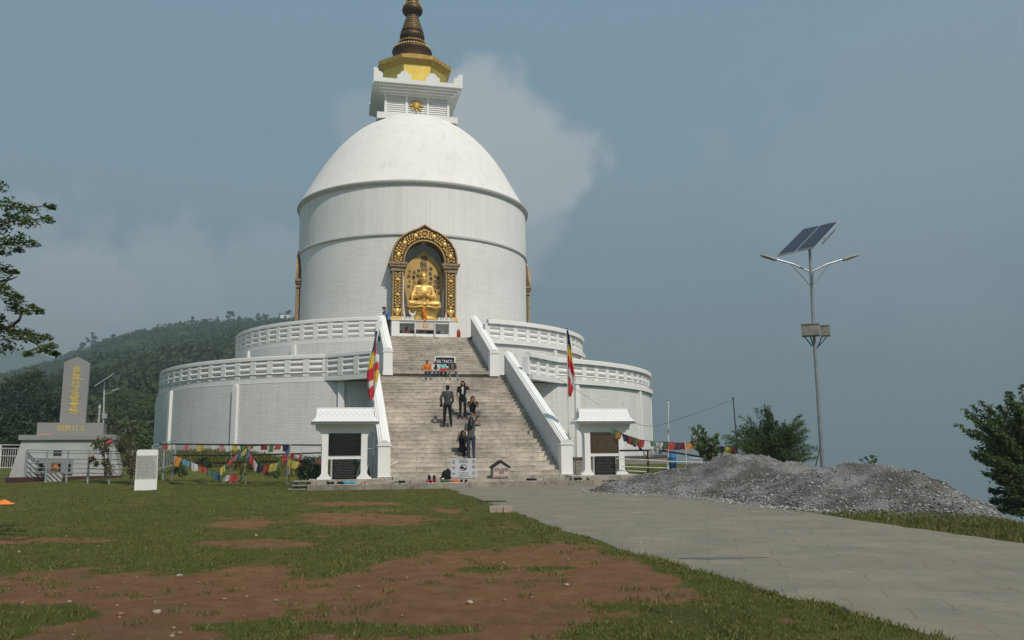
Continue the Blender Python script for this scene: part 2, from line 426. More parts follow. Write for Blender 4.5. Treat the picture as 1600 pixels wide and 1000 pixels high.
# drum with a hole for the front niche
def drum_ring(name, prof, mat, par, hole=None, n=288):
    m = MB(); m.lathe(prof, n, uvr=prof[0][0], cap=False)
    if hole:
        a, z = hole; keep = []
        for i, f in enumerate(m.f):
            c = [sum(m.v[k][j] for k in f)/4 for j in range(3)]; t = math.degrees(math.atan2(c[0], -c[1]))
            if not (abs(t+1.4) < a and c[2] < z): keep.append(i)
        m.uv = {k: m.uv[i] for k, i in enumerate(keep)}; m.f = [m.f[i] for i in keep]; m.m = [0]*len(keep)
    m.smooth = [True]*len(m.f)
    return m.build(name, mat, par, recalc=False)
dr = drum_ring('drum', [(7.42, 7.6), (7.42, 8.3), (7.42, 12.85), (7.42, 13.27), (7.42, 13.64)], M['drum_low'], pag, (9.2, 13.2))
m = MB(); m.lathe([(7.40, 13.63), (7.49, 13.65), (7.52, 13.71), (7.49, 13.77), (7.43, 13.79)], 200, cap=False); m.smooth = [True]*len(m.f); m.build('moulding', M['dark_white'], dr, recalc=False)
drum_ring('upper_drum', [(7.43, 13.80), (7.43, 16.8)], M['drum_up'], pag)
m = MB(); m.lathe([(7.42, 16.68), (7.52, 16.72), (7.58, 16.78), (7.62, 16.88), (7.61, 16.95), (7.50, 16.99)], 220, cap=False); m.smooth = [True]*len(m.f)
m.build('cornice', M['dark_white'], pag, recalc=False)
prof = [(7.54, 16.92), (7.22, 17.5), (6.90, 18.1), (6.57, 18.7), (6.23, 19.3), (5.85, 19.95), (5.42, 20.55), (4.94, 21.15), (4.38, 21.75), (3.75, 22.3), (3.05, 22.8), (2.3, 23.15), (.5, 23.4)]
zz = np.linspace(0, 12, 60); P_ = np.array(prof); fp = np.stack([np.interp(zz, range(13), P_[:, 0]), np.interp(zz, range(13), P_[:, 1])], 1)
for _ in range(8): fp[1:-1] = (fp[:-2]+2*fp[1:-1]+fp[2:])/4
m = MB(); m.lathe([tuple(p) for p in fp], 160, cap=False); m.smooth = [True]*len(m.f); m.build('dome', M['dome'], pag, (-.05, 0, 0), recalc=False)
# harmika
HC = -.10
m = MB(); m.box((-2.62, -2.62, 22.6), (2.62, 2.62, 23.0)); m.box((-2.3, -2.3, 23.0), (2.3, 2.3, 23.14)); m.box((-2.02, -2.02, 23.1), (2.02, 2.02, 24.5))
har = m.build('harmika', M['white'], pag, (HC, 0, 0))
m = MB()
for k in range(4):
    t = k*math.pi/2; c_, s_ = math.cos(t), math.sin(t)
    def R4(p): return (p[0]*c_-p[1]*s_, p[0]*s_+p[1]*c_, p[2])
    for u0, u1 in ((-2.13, -1.98), (-.78, -.62), (.62, .78), (1.98, 2.13)):
        b = MB(); b.box((u0, -2.13 if abs(u0) < 1.9 else -2.131, 23.14), (u1, -2.0, 24.5)); m.add([R4(p) for p in b.v], b.f)
    for u0, u1 in ((-1.98, -.78), (-.62, .62), (.78, 1.98)):
        for j in range(9):
            z = 23.2+j*.142; b = MB(); b.add([(u0, -2.03, z+.11), (u1, -2.03, z+.11), (u1, -2.10, z+.0), (u0, -2.10, z), (u0, -2.0, z-.0), (u1, -2.0, z)], [(0, 1, 2, 3), (3, 2, 5, 4)])
            m.add([R4(p) for p in b.v], b.f)
m.build('louvre', M['white_clean'], har)
for k, (a, z0, z1) in enumerate(((2.22, 24.42, 24.56), (2.38, 24.56, 24.70), (2.56, 24.70, 24.84), (2.74, 24.84, 24.94))):
    m = MB(); m.box((-a, -a, z0), (a, a, z1)); m.build('cornice_step', M['white'], har)
m = MB(); m.box((-2.9, -2.9, 24.942), (2.9, 2.9, 25.22)); m.build('roof_slab', M['white_clean'], har)
def merlon(w, h): return [(-w, 0), (w, 0), (w, h*.42), (w*.86, h*.55), (w*.62, h*.58), (w*.5, h*.82), (w*.25, h*.97), (0, h), (-w*.25, h*.97), (-w*.5, h*.82), (-w*.62, h*.58), (-w*.86, h*.55), (-w, h*.42)]
hm = None
for k in range(4):
    for u in (-.92, .92):
        if hm is None: hm = MB().prism(merlon(.46, .58), -2.88, -2.70).build('merlon', M['white_clean'], har, (u, 0, 25.224)); o = hm
        else: o = hm.copy(); COL.objects.link(o); o.parent = har
        t = k*math.pi/2; o.location = (u*math.cos(t), u*math.sin(t), 25.224); o.rotation_euler.z = t
hc_ = None
for k in range(4):
    if hc_ is None:
        m = MB(); pr_ = [(-2.895, 0), (-2.3, 0), (-2.3, .28), (-2.42, .40), (-2.55, .42), (-2.62, .60), (-2.895, .66)]
        m.prism(pr_, -2.885, -2.72); m.prism([(-x, z) for x, z in pr_], -.0, .001) if False else None
        m.add([(p[1], p[0], p[2]) for p in MB().prism(pr_, -2.89, -2.71).v], [f[::-1] for f in MB().prism(pr_, 0, 1).f])
        hc_ = m.build('corner_merlon', M['white_clean'], har, (0, 0, 25.224)); o = hc_
    else: o = hc_.copy(); COL.objects.link(o); o.parent = har
    o.rotation_euler.z = k*math.pi/2
m = MB(); m.sm = True
R90 = Matrix.Rotation(rad(90), 3, 'X')
m.ell((0, -2.12, 23.80), (.26, .26, .07), 16, 6, R90)
for k in range(8):
    t = k*math.pi/4; m.ell((.33*math.sin(t), -2.12, 23.80+.33*math.cos(t)), (.095, .05, .095), 8, 5); m.ell((.43*math.sin(t), -2.12, 23.80+.43*math.cos(t)), (.05, .04, .05), 6, 4)
for k in range(8):
    t = (k+.5)*math.pi/4; m.ell((.14*math.sin(t), -2.185, 23.80+.14*math.cos(t)), .045, 6, 4)
m.build('wheel_emblem', M['gold_paint'], har, (-.05, 0, 0))
# gold octagon
def octo(m, a, z0, z1, b=None):
    b = b or a; k = 1/math.cos(math.pi/8)
    vs = [(rr*k*math.sin((i+.5)*math.pi/4), -rr*k*math.cos((i+.5)*math.pi/4), z) for rr, z in ((a, z0), (b, z1)) for i in range(8)]
    m.add(vs, [tuple(range(8)), tuple(range(15, 7, -1))]+[(i, (i+1) % 8, 8+(i+1) % 8, 8+i) for i in range(8)])
m = MB(); octo(m, 2.12, 25.222, 26.80); oc = m.build('octagonal_base', M['gold_octagon'], pag, (-.12, 0, 0))
m = MB(); octo(m, 2.2, 26.74, 26.86, 2.26); octo(m, 2.3, 26.862, 26.98, 2.36); octo(m, 2.42, 26.982, 27.22, 2.46); octo(m, 2.4, 27.222, 27.9, 1.2); m.build('cornice', M['gold_paint'], oc)
# spire
SPX = -.27
m = MB(); m.lathe([(1.30, 27.7), (1.30, 28.42), (1.38, 28.5), (1.30, 28.66), (1.02, 28.74), (.98, 28.86), (.92, 28.98)], 40)
m.smooth = [True]*len(m.f); spi = m.build('spire', M['bronze'], pag, (SPX, 0, 0))
m = MB(); m.sm = True
for R_, z, k, r in ((1.25, 28.70, 44, .075), (.93, 29.14, 34, .055)):
    for i in range(k):
        t = 2*math.pi*i/k; m.ell((R_*math.sin(t), -R_*math.cos(t), z), (r, r, r*1.25), 6, 4)
m.build('beading', M['gold_paint'], spi)
m = MB(); m.lathe([(.90, 28.98), (.98, 29.04), (.95, 29.2), (.72, 29.28), (.70, 29.36), (.84, 29.48), (.86, 29.72), (.80, 29.86), (.72, 29.9)], 36); m.smooth = [True]*len(m.f); m.build('bell', M['bronze'], spi)
for i in range(8):
    r = .80-.052*i; z = 29.90+.165*i
    m = MB(); m.lathe([(r-.09, z), (r-.01, z+.02), (r, z+.07), (r-.03, z+.12), (r-.10, z+.155), (r-.12, z+.166)], 32); m.smooth = [True]*len(m.f); m.build('ring', M['bronze_light'] if i > 0 else M['bronze'], spi)
m = MB(); m.lathe([(.36, 31.2), (.44, 31.26), (.40, 31.34), (.66, 31.46), (.72, 31.66), (.66, 31.86), (.55, 31.96), (.48, 32.02), (.52, 32.14), (.40, 32.3), (.30, 32.5), (.34, 32.62), (.18, 32.9), (.24, 33.1), (.10, 33.5), (.03, 34.0)], 32)
m.smooth = [True]*len(m.f); fi = m.build('finial', M['bronze'], spi)
m = MB(); m.sm = True
for R_, z, k, r in ((.60, 31.98, 26, .05), (.44, 32.34, 20, .05)):
    for i in range(k):
        t = 2*math.pi*i/k; m.ell((R_*math.sin(t), -R_*math.cos(t), z), r, 6, 4)
m.build('beading', M['gold'], fi)
# ------------------------------------------------------------------ niche frames (three faces in view)
def curve_out(n=26):
    k = [(1.90, 11.98), (1.90, 12.35), (1.80, 12.80), (1.56, 13.22), (1.20, 13.58), (.76, 13.84), (.34, 14.0), (0, 14.22)]
    k = np.array(k); t = np.linspace(0, 1, len(k)); tt = np.linspace(0, 1, n); p = np.stack([np.interp(tt, t, k[:, 0]), np.interp(tt, t, k[:, 1])], 1)
    return p
def curve_in(n=26):
    a = np.linspace(0, math.pi/2, n); return np.stack([1.13*np.cos(a), 12.0+1.25*np.sin(a)], 1)
def frame(root):
    co_, ci = curve_out(), curve_in(); n = len(co_)
    full_o = [(x, z) for x, z in co_]+[(-x, z) for x, z in co_[::-1][1:]]
    full_i = [(x, z) for x, z in ci]+[(-x, z) for x, z in ci[::-1][1:]]
    m = MB(); N = len(full_o)
    vs = [(x, y, z) for y in (-8.0, -7.0) for x, z in full_o]+[(x, y, z) for y in (-8.0, -7.0) for x, z in full_i]
    fs = []
    for i in range(N-1):
        fs += [(i, i+1, 2*N+i+1, 2*N+i), (i, N+i, N+i+1, i+1), (2*N+i, 2*N+i+1, 3*N+i+1, 3*N+i), (N+i, 3*N+i, 3*N+i+1, N+i+1)]
    fs += [(0, 2*N, 3*N, N), (N-1, 2*N-1, 4*N-1, 3*N-1)]
    m.add(vs, fs); fr = m.build('niche_frame', M['frame_brown'], root)
    for crv, r in ((full_o, .06), (full_i, .06)):                # raised borders of the arch
        m = MB(); m.tube([(x*(.975 if crv is full_o else 1.035), -8.02, z-(.02 if crv is full_o else -.02)) for x, z in crv], r, 6)
        m.build('arch_border', M['bronze_light'], fr)
    for crv, k in ((full_o, 64), (full_i, 46)):
        m = MB(); m.sm = True
        c = np.array(crv); d = np.r_[0, np.cumsum(np.hypot(*np.diff(c, axis=0).T))]; s = np.linspace(0, d[-1], k)
        for x, z in zip(np.interp(s, d, c[:, 0]), np.interp(s, d, c[:, 1])):
            kk = .975 if crv is full_o else 1.035; m.ell((x*kk, -8.085, z-(.02 if crv is full_o else -.02)), .038, 6, 4)
        m.build('arch_beading', M['gold'], fr)
    m = MB(); m.sm = True; mid = [((a[0]+b[0])/2, (a[1]+b[1])/2) for a, b in zip(full_o, full_i)]
    c = np.array(mid); d = np.r_[0, np.cumsum(np.hypot(*np.diff(c, axis=0).T))]; rr = random.Random(3)
    for sgn in (0, 1):
        for j in range(15):
            s = d[-1]*(.02+.43*j/14); s = d[-1]-s if sgn else s
            x, z = np.interp(s, d, c[:, 0]), np.interp(s, d, c[:, 1]); t = math.atan2(z-12.0, x)
            ux, uz = math.cos(t), math.sin(t); vx, vz = -uz, ux
            if j % 5 == 2: m.ell((x, -8.03, z), (.14, .09, .16), 10, 6)
            else:
                for q in (-1, 1):
                    w = .15+.04*rr.random()
                    m.ell((x+ux*q*w, -8.02, z+uz*q*w), (.062, .06, .062), 8, 5); m.ell((x+ux*q*.05+vx*.05, -8.02, z+uz*q*.05+vz*.05), (.035, .05, .07), 7, 5)
    m.build('relief', M['gold'], fr)
    m = MB(); m.sm = True                                        # eight spoked wheel
    for k in range(24):
        t0, t1 = k*math.pi/12, (k+1)*math.pi/12
        m.cap_((.22*math.sin(t0), -8.05, 13.68+.22*math.cos(t0)), (.22*math.sin(t1), -8.05, 13.68+.22*math.cos(t1)), .03, .03, 6)
    for k in range(8):
        t = k*math.pi/4; m.cap_((0, -8.05, 13.68), (.27*math.sin(t), -8.05, 13.68+.27*math.cos(t)), .017, .017, 5)
    m.ell((0, -8.05, 13.68), .06); m.build('wheel', M['gold'], fr)
    pr = None
    for sx in (-1, 1):
        x0, x1 = (1.22, 1.80)
        m = MB(); m.box((x0, -8.0, 8.78), (x1, -7.0, 11.46)); p = m.build('pillar', M['frame_brown'], fr, (0, 0, 0))
        p2 = MB()
        p2.cur = 1
        for x in (x0+.03, x1-.03): p2.box((x-.05, -8.03, 8.862), (x+.05, -7.9, 11.46))
        p2.cur = 0
        p2.box((x0-.12, -8.10, 8.60), (x1+.12, -7.0, 8.779)); p2.box((x0-.06, -8.07, 8.78), (x1+.06, -8.0, 8.86))
        p2.cur = 1
        p2.box((x0-.10, -8.07, 11.461), (x1+.10, -7.0, 11.58)); p2.box((x0-.06, -8.04, 11.581), (x1+.06, -7.0, 11.70)); p2.box((x0-.16, -8.12, 11.701), (x1+.16, -7.0, 11.84)); p2.box((x0-.24, -8.16, 11.841), (x1+.24, -7.0, 11.979))
        p2.cur = 0; p2.sm = True
        for x in (x0+.03, x1-.03):
            for j in range(32): p2.ell((x, -8.045, 8.9+j*.08), .03, 5, 4)
        for j in range(10): p2.ell((x0-.08+j*(x1-x0+.16)/9, -8.11, 8.69), .042, 6, 4)
        xm = (x0+x1)/2
        p2.ell((xm, -8.0, 9.14), (.17, .10, .20), 10, 6); p2.ell((xm, -8.0, 9.42), (.15, .08, .05)); p2.ell((xm, -8.0, 8.94), (.10, .08, .05))
        for q in (-1, 1): p2.ell((xm+q*.17, -8.0, 9.2), (.035, .06, .13), 6, 5)
        for j in range(11):
            z = 9.58+j*.172
            if j % 5 == 3: p2.ell((xm, -8.0, z), (.19, .09, .08), 8, 5)
            else:
                for q in (-1, 1): p2.ell((xm+q*.12, -8.0, z+.03), (.055, .05, .055), 7, 5); p2.ell((xm+q*.045, -8.0, z-.05), (.03, .05, .06), 6, 4)
        # carved pieces as their own meshes
        if sx < 0: p.scale.x = -1
        a = MB(); b = MB()
        for f_, mi, sm_ in zip(p2.f, p2.m, p2.smooth):
            t_ = b if mi else a; t_.f.append(f_); t_.m.append(0); t_.smooth.append(sm_)
        a.v = p2.v; b.v = p2.v
        for q_, nm, mt in ((a, 'pillar_relief', M['gold']), (b, 'capital', M['capital'])):
            use = sorted({i for f_ in q_.f for i in f_}); mp = {i: j for j, i in enumerate(use)}
            q_.v = [q_.v[i] for i in use]; q_.f = [tuple(mp[i] for i in f_) for f_ in q_.f]
            o = q_.build(nm, mt, fr)
            if sx < 0: o.scale.x = -1
    return fr
NU = -.18
fr = frame(pag); fr.location = (NU, .28, 0)
for a, sh in ((-90, 0), (90, 0)):
    c = copy_tree(fr, pag); c.rotation_euler.z = rad(a); c.location = (-.62*math.sin(rad(a)), .62*math.cos(rad(a)), 0)
    m = MB(); m.box((-1.25, -7.5, 8.62), (1.25, -7.0, 12.9)); o = m.build('side_niche', M['white'], pag); o.rotation_euler.z = rad(a)
# recess
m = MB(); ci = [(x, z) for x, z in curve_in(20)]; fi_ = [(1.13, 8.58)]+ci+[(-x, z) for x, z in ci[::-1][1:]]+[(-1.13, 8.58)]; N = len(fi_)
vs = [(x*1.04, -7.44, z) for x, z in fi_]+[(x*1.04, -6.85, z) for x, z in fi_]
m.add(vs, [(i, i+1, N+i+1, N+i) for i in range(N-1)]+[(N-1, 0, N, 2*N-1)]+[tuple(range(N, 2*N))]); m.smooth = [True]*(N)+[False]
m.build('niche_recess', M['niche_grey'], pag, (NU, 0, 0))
# golden back panel with brush writing
bp = [(0, 12.86), (.24, 12.66), (.58, 12.38), (.95, 12.0), (1.09, 11.5), (1.11, 10.8), (.98, 10.0), (.86, 9.2), (.80, 8.9)]
poly = bp+[(-x, z) for x, z in bp[::-1][:-1]]
m = MB().prism(poly, -7.12, -7.0); pn = m.build('back_panel', M['gold_panel'], pag, (NU+.03, 0, 0))
for i, ch in enumerate('南無妙法蓮華經'): text('panel_inscription', ch, .40, M['black'], pn, (.03*(-1)**i, -7.126, 12.34-.36*i), sx=1.05) if i < 4 else None
for x, z, s_ in ((-.78, 11.55, '天照大神'), (-.52, 11.5, '多寶如來'), (-.30, 11.62, '南無上行'), (.36, 11.75, '南無釋迦'), (.60, 11.3, '鬼子母神'), (.80, 11.52, '八幡大菩薩')):
    for i, ch in enumerate(s_): text('panel_inscription', ch, .25, M['black'], pn, (x*1.08+.02*(-1)**i, -7.126, z-.29*i), sx=.8)
# ------------------------------------------------------------------ the stair
st = empty('staircase', (AX, AY, 0), TH, 'wide weathered stone staircase in two flights climbing to the golden niche', 'staircase')
def skew(p): v = -p[1]; k = .0275*(23.7-v) if v > 13.6 else 0; return (p[0]+k, p[1], p[2])
def flight(name, n, v0, run, z0, rise, u0, u1, sk):
    prof = []
    for k in range(n):
        v = v0-run*k; z = z0+rise*k
        prof += [(v, z), (v, z+rise-.04), (v+.009, z+rise-.034), (v+.009, z+rise-.004), (v+.005, z+rise)]
    prof.append((v0-run*(n-1)-run-.3, z0+rise*n))
    US = np.linspace(u0, u1, 60); rr = random.Random(1)
    vs = []
    for i, u in enumerate(US):
        for j, (v, z) in enumerate(prof):
            w = (rr.random()-.5)*(.016 if (j % 5) in (2, 3, 4) else .006); vs.append((u, -v+w, z+(w*.5 if (j % 5) in (2, 3, 4) else 0)))
    if sk: vs = [skew(p) for p in vs]
    n_ = len(prof); fs = [(i*n_+j, (i+1)*n_+j, (i+1)*n_+j+1, i*n_+j+1) for i in range(59) for j in range(n_-1)]
    m = MB(); m.add(vs, fs); return m.build(name, M['step'], st)
RUN1 = 10/26
flight('lower_flight', 27, 23.7, RUN1, .5, .17, -3.25, 3.25, True)
flight('upper_flight', 15, 13.9, .4, 5.09, .1713, -2.45, 2.45, False)
m = MB(); m.fbox(-3.3+.27, 3.3+.27, 10.9, 13.5, 4.8, 5.089); m.build('landing', M['slab'], st)
m = MB(); m.fbox(-2.45, 2.45, 7.35, 8.32, 7.4, 7.661); m.build('top_landing', M['slab'], st)
def parapet(s, inner, t, v0, z0, v1, z1, zb0, zb1, sk, nm='parapet'):
    # side wall in v,z ; z0/z1 heights of the wall top at its ends
    u0, u1 = (inner, inner+t) if s > 0 else (-inner-t, -inner)
    m = MB(); out = [(v0-.05, zb0), (v1, zb0 if zb1 is None else zb1), (v1, z1-.12), (v0-.05, z0-.12)]
    vs = [(u, -v, z) for u in (u0, u1) for v, z in out]; m.add(vs, [(0, 1, 2, 3), (7, 6, 5, 4)]+[(i, i+4, (i+1) % 4+4, (i+1) % 4) for i in range(4)])
    if sk: m.v = [skew(p) for p in m.v]
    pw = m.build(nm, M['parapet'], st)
    m = MB(); uc = (u0+u1)/2
    for hw, a, b, e in ((t/2+.004, -.12, -.05, .0), (t/2+.025, -.05, .0, .02), (t/2-.03, .0, .04, .03), (t/2-.10, .04, .08, .04)):
        vs = [(uc+q*hw, -v, z) for q in (-1, 1) for v, z in ((v0+e, z0+a), (v1-.03, z1+a), (v1-.03, z1+b), (v0+e, z0+b))]
        m.add(vs, [(0, 1, 2, 3), (7, 6, 5, 4)]+[(i, i+4, (i+1) % 4+4, (i+1) % 4) for i in range(4)])
    if sk: m.v = [skew(p) for p in m.v]
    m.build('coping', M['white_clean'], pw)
    m = MB(); m.fbox(u0-.03, u1+.03, v0-.42, v0+.03, zb0, z0-.13); m.fbox(u0-.05, u1+.05, v0-.44, v0+.05, zb0, zb0+.22); m.fbox(u0-.06, u1+.06, v0-.45, v0+.06, z0-.13, z0-.06)
    if sk: m.v = [skew(p) for p in m.v]
    m.build('end_post', M['white_clean'], pw); return pw
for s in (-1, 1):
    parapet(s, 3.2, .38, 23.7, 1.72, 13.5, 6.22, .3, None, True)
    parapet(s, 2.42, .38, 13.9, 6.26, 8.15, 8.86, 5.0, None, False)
# platform
pf = empty('platform', (AX, AY, 0), TH, 'low stone platform in front of the staircase with shoes left along it', 'platform')
m = MB(); m.fbox(-6.0, 6.15, 22.5, 24.98, 0, .30); m.build('lower_kerb', M['kerb'], pf)
m = MB(); m.fbox(-5.98, -3.3, 22.6, 24.62, .302, .46); m.build('kiosk_base', M['slab'], pf)
m = MB(); m.fbox(3.3, 6.12, 22.6, 24.62, .302, .46); m.build('kiosk_base', M['slab'], pf)
m = MB(); m.fbox(-3.29, 3.29, 22.6, 24.45, .302, .40); m.build('bottom_step', M['slab'], pf)
m = MB(); m.fbox(-3.1, 3.1, 22.6, 24.1, .402, .50); m.fbox(-3.62, -3.11, 22.6, 23.85, .402, .50) ; m.fbox(3.11, 3.62, 22.6, 23.85, .402, .50); m.build('second_step', M['slab'], pf)
# ------------------------------------------------------------------ altar
al = empty('altar', (AX, AY, 0), TH, 'white altar table with open shelf below the golden niche', 'altar')
m = MB(); a0, a1 = -2.04, 1.6
m.fbox(a0, -1.6, 7.45, 8.26, 7.666, 8.56); m.fbox(1.17, a1, 7.45, 8.26, 7.666, 8.56); m.fbox(-1.598, 1.168, 7.45, 8.22, 7.666, 7.83); m.fbox(-1.598, 1.168, 7.46, 8.22, 8.42, 8.558)
m.fbox(-1.598, 1.168, 7.452, 7.6, 7.83, 8.42); m.build('cabinet', M['white_clean'], al)
m = MB(); m.fbox(a0-.06, a1+.05, 7.2, 8.30, 8.562, 8.60); m.build('table_top', M['white_clean'], al)
for u in (-.74, .36): m = MB(); m.fbox(u-.035, u+.035, 8.23, 8.30, 7.60, 8.5); m.build('post', M['white_pipe'], al)
m = MB(); m.fbox(-.70, .32, 8.232, 8.262, 8.06, 8.46); clo = m.build('hanging_cloth', cloth('cream', (.62, .55, .50)), al)
m = MB(); m.fbox(-.31, -.06, 8.263, 8.268, 8.14, 8.38); m.build('cloth_emblem', solid('emblem_orange', (.55, .25, .08)), clo)
m = MB(); m.fbox(-.25, -.12, 8.2685, 8.272, 8.19, 8.33); m.build('cloth_emblem', solid('emblem_cream', (.62, .52, .36)), clo)
# ================================================================== figures
def union(mb, voxel, name, mat, parent, loc=(0, 0, 0), rz=0, it=3):
    me = bpy.data.meshes.new('tmp'); me.from_pydata(mb.v, [], mb.f)
    bm = bmesh.new(); bm.from_mesh(me); bmesh.ops.recalc_face_normals(bm, faces=bm.faces); bm.to_mesh(me); bm.free()
    t = bpy.data.objects.new('tmp', me); COL.objects.link(t)
    r = t.modifiers.new('r', 'REMESH'); r.mode = 'VOXEL'; r.voxel_size = voxel; r.use_smooth_shade = True
    if it: s = t.modifiers.new('s', 'SMOOTH'); s.iterations = it; s.factor = .5
    dg = bpy.context.evaluated_depsgraph_get(); out = bpy.data.meshes.new_from_object(t.evaluated_get(dg)); bpy.data.objects.remove(t)
    out.materials.clear(); out.materials.append(mat); out.name = name
    out.polygons.foreach_set('use_smooth', np.ones(len(out.polygons), bool))
    o = bpy.data.objects.new(name, out); COL.objects.link(o); o.location = loc; o.rotation_euler.z = rz
    if parent: o.parent = parent
    return o
V = Vector
def hand(m, wr, d, nrm, k=1., curl=.5, side=1):
    """palm, four bent fingers of different length and a thumb; d = direction, nrm = palm normal"""
    d = V(d).normalized(); nrm = V(nrm); nrm = (nrm-d*nrm.dot(d)).normalized(); s = d.cross(nrm)*side
    wr = V(wr); pe = wr+d*.085*k
    for q in (-1.2, -.4, .4, 1.2): m.cap_(wr+d*.012*k+s*q*.010*k, pe+s*q*.022*k, .016*k, .0135*k, 6)
    for q, L in ((-1.5, .058), (-.5, .074), (.5, .080), (1.5, .070)):
        a = pe+s*q*.0195*k; b = a+(d*(1-.4*curl)+nrm*.6*curl).normalized()*L*.52*k; c = b+(d*(1-curl)+nrm*(.3+curl)).normalized()*L*.5*k
        m.cap_(a, b, .0098*k, .009*k, 6); m.cap_(b, c, .009*k, .0075*k, 6)
    a = wr+d*.03*k+s*.030*k; b = a+(s*.75+d*.7+nrm*.2).normalized()*.042*k; c = b+(d*.9+s*.2+nrm*.4).normalized()*.034*k
    m.cap_(a, b, .0125*k, .0105*k, 6); m.cap_(b, c, .0105*k, .008*k, 6)
def headshape(m, hc, fw, k=1.):
    fw = V(fw).normalized(); up = V((0, 0, 1)); up = (up-fw*up.dot(fw)).normalized(); sd = fw.cross(up)
    R_ = Matrix((sd, fw, up)).transposed()
    P = lambda a, b, c: V(hc)+(sd*a+fw*b+up*c)*k
    e = lambda c, r, n=12, mm=9: m.ell(P(*c), tuple(x*k for x in r), n, mm, R_)
    e((0, -.012, .025), (.074, .092, .088)); e((0, .02, -.04), (.058, .066, .072)); e((0, .045, -.085), (.032, .034, .026), 10, 7)
    m.cap_(P(0, .083, .012), P(0, .103, -.022), .010*k, .014*k, 6)
    for q in (-1, 1):
        e((q*.073, -.012, -.008), (.010, .020, .030), 8, 6); e((q*.032, .06, -.03), (.024, .026, .022), 8, 6); m.cap_(P(q*.012, .082, .03), P(q*.045, .07, .032), .009*k, .008*k, 6)
    e((0, .078, -.056), (.024, .012, .011), 8, 5)
    return P, R_
def person(name, loc, yaw, label, J, top, bottom, look=(0, -1, 0), hair='short', topmat=None, botmat=None, sleeve='short', shoes=None, extra=None, group='people on the staircase', k=1.0, bare=False, hairlen=.3, mask=None):
    root = empty(name, loc, yaw, label, 'person', group)
    g = lambda n: V(J[n])*k
    hd, nk, ch, pe = g('head'), g('neck'), g('chest'), g('pel'); look = V(look).normalized()
    m = MB()
    P, HR = headshape(m, hd, look, k*1.02)
    m.cap_(nk-V((0, 0, .04))*k, hd+V((0, 0, -.05))*k-look*.015, .052*k, .048*k, 10)
    shx = (g('shL')-g('shR')).normalized(); upv = (nk-pe).normalized(); fv = shx.cross(upv)*-1
    TR = Matrix((shx, fv, upv)).transposed()
    def torso(mm, g_):
        mm.ell(ch+upv*.02*k, ((.155+g_)*k, (.105+g_)*k, (.19+g_)*k), 14, 10, TR); mm.ell(pe+upv*.02*k, ((.15+g_)*k, (.105+g_)*k, (.13+g_)*k), 14, 9, TR)
        mm.cap_(pe+upv*.06*k, ch, (.118+g_)*k, (.122+g_)*k, 12); mm.cap_(g('shL'), g('shR'), (.058+g_)*k, (.058+g_)*k, 8); mm.cap_(nk-upv*.05*k, ch+upv*.1*k, (.06+g_)*k, (.10+g_)*k, 10)
    torso(m, 0)
    for s in 'LR':
        m.cap_(g('sh'+s), g('el'+s), .047*k, .038*k, 9); m.cap_(g('el'+s), g('wr'+s), .038*k, .025*k, 9)
        d = J.get('hd'+s) or tuple(g('wr'+s)-g('el'+s)); hand(m, g('wr'+s), d, J.get('hn'+s) or tuple(pe-g('wr'+s)), k, J.get('curl', .45), 1 if s == 'L' else -1)
        m.cap_(g('hip'+s), g('kn'+s), .078*k, .053*k, 10); m.cap_(g('kn'+s), g('an'+s), .052*k, .036*k, 10)
        an = g('an'+s); toe = V(J['toe'+s])*k; dd = (toe-an); dd.z = 0; dd.normalize()
        m.cap_(an+V((0, 0, -.045))*k-dd*.03*k, V((toe.x, toe.y, toe.z+.022*k)), .034*k, .024*k, 8); m.cap_(an, an+V((0, 0, -.03))*k, .038*k, .036*k, 8)
    union(m, .0095*k, 'body', M['skin'], root)
    m = MB(); torso(m, .014); e_ = {'short': .6, 'long': 1.0, 'none': .12}[sleeve]
    lower = pe+upv*(-.03)*k; m.ell(lower+upv*.03*k, (.172*k, .13*k, .10*k), 14, 8, TR)
    for s in 'LR':
        a, b, c = g('sh'+s), g('el'+s), g('wr'+s)
        if sleeve == 'long': m.cap_(a, b, .062*k, .052*k, 9); m.cap_(b, b.lerp(c, .93), .052*k, .038*k, 9)
        else: m.cap_(a, a.lerp(b, e_), .062*k, .056*k, 9)
    m2 = MB()
    union(m, .012*k, 'top', topmat or cloth(top[0], top[1]), root, it=4)
    m = MB(); m.ell(pe+V((0, 0, -.01))*k, (.166*k, .12*k, .125*k), 14, 8, TR)
    for s in 'LR': m.cap_(g('hip'+s), g('kn'+s), .092*k, .066*k, 10); m.cap_(g('kn'+s), g('kn'+s).lerp(g('an'+s), .93), .066*k, .05*k, 10); m.cap_(pe, g('hip'+s), .11*k, .092*k, 10)
    union(m, .012*k, 'trousers', botmat or cloth(bottom[0], bottom[1]), root, it=3)
    if shoes:
        for s in 'LR':
            an = g('an'+s); toe = V(J['toe'+s])*k; dd = toe-an; dd.z = 0; dd.normalize(); m = MB()
            m.cap_(an+V((0, 0, -.04))*k-dd*.035*k, V((toe.x, toe.y, toe.z+.026*k))+dd*.012*k, .045*k, .034*k, 9); m.cap_(an+V((0, 0, .0)), an+V((0, 0, -.04))*k, .046*k, .044*k, 9)
            union(m, .012*k, 'shoe', solid(*shoes), root)
    m = MB(); e = lambda c, r: m.ell(P(*c), tuple(x*k*1.02 for x in r), 12, 9, HR)
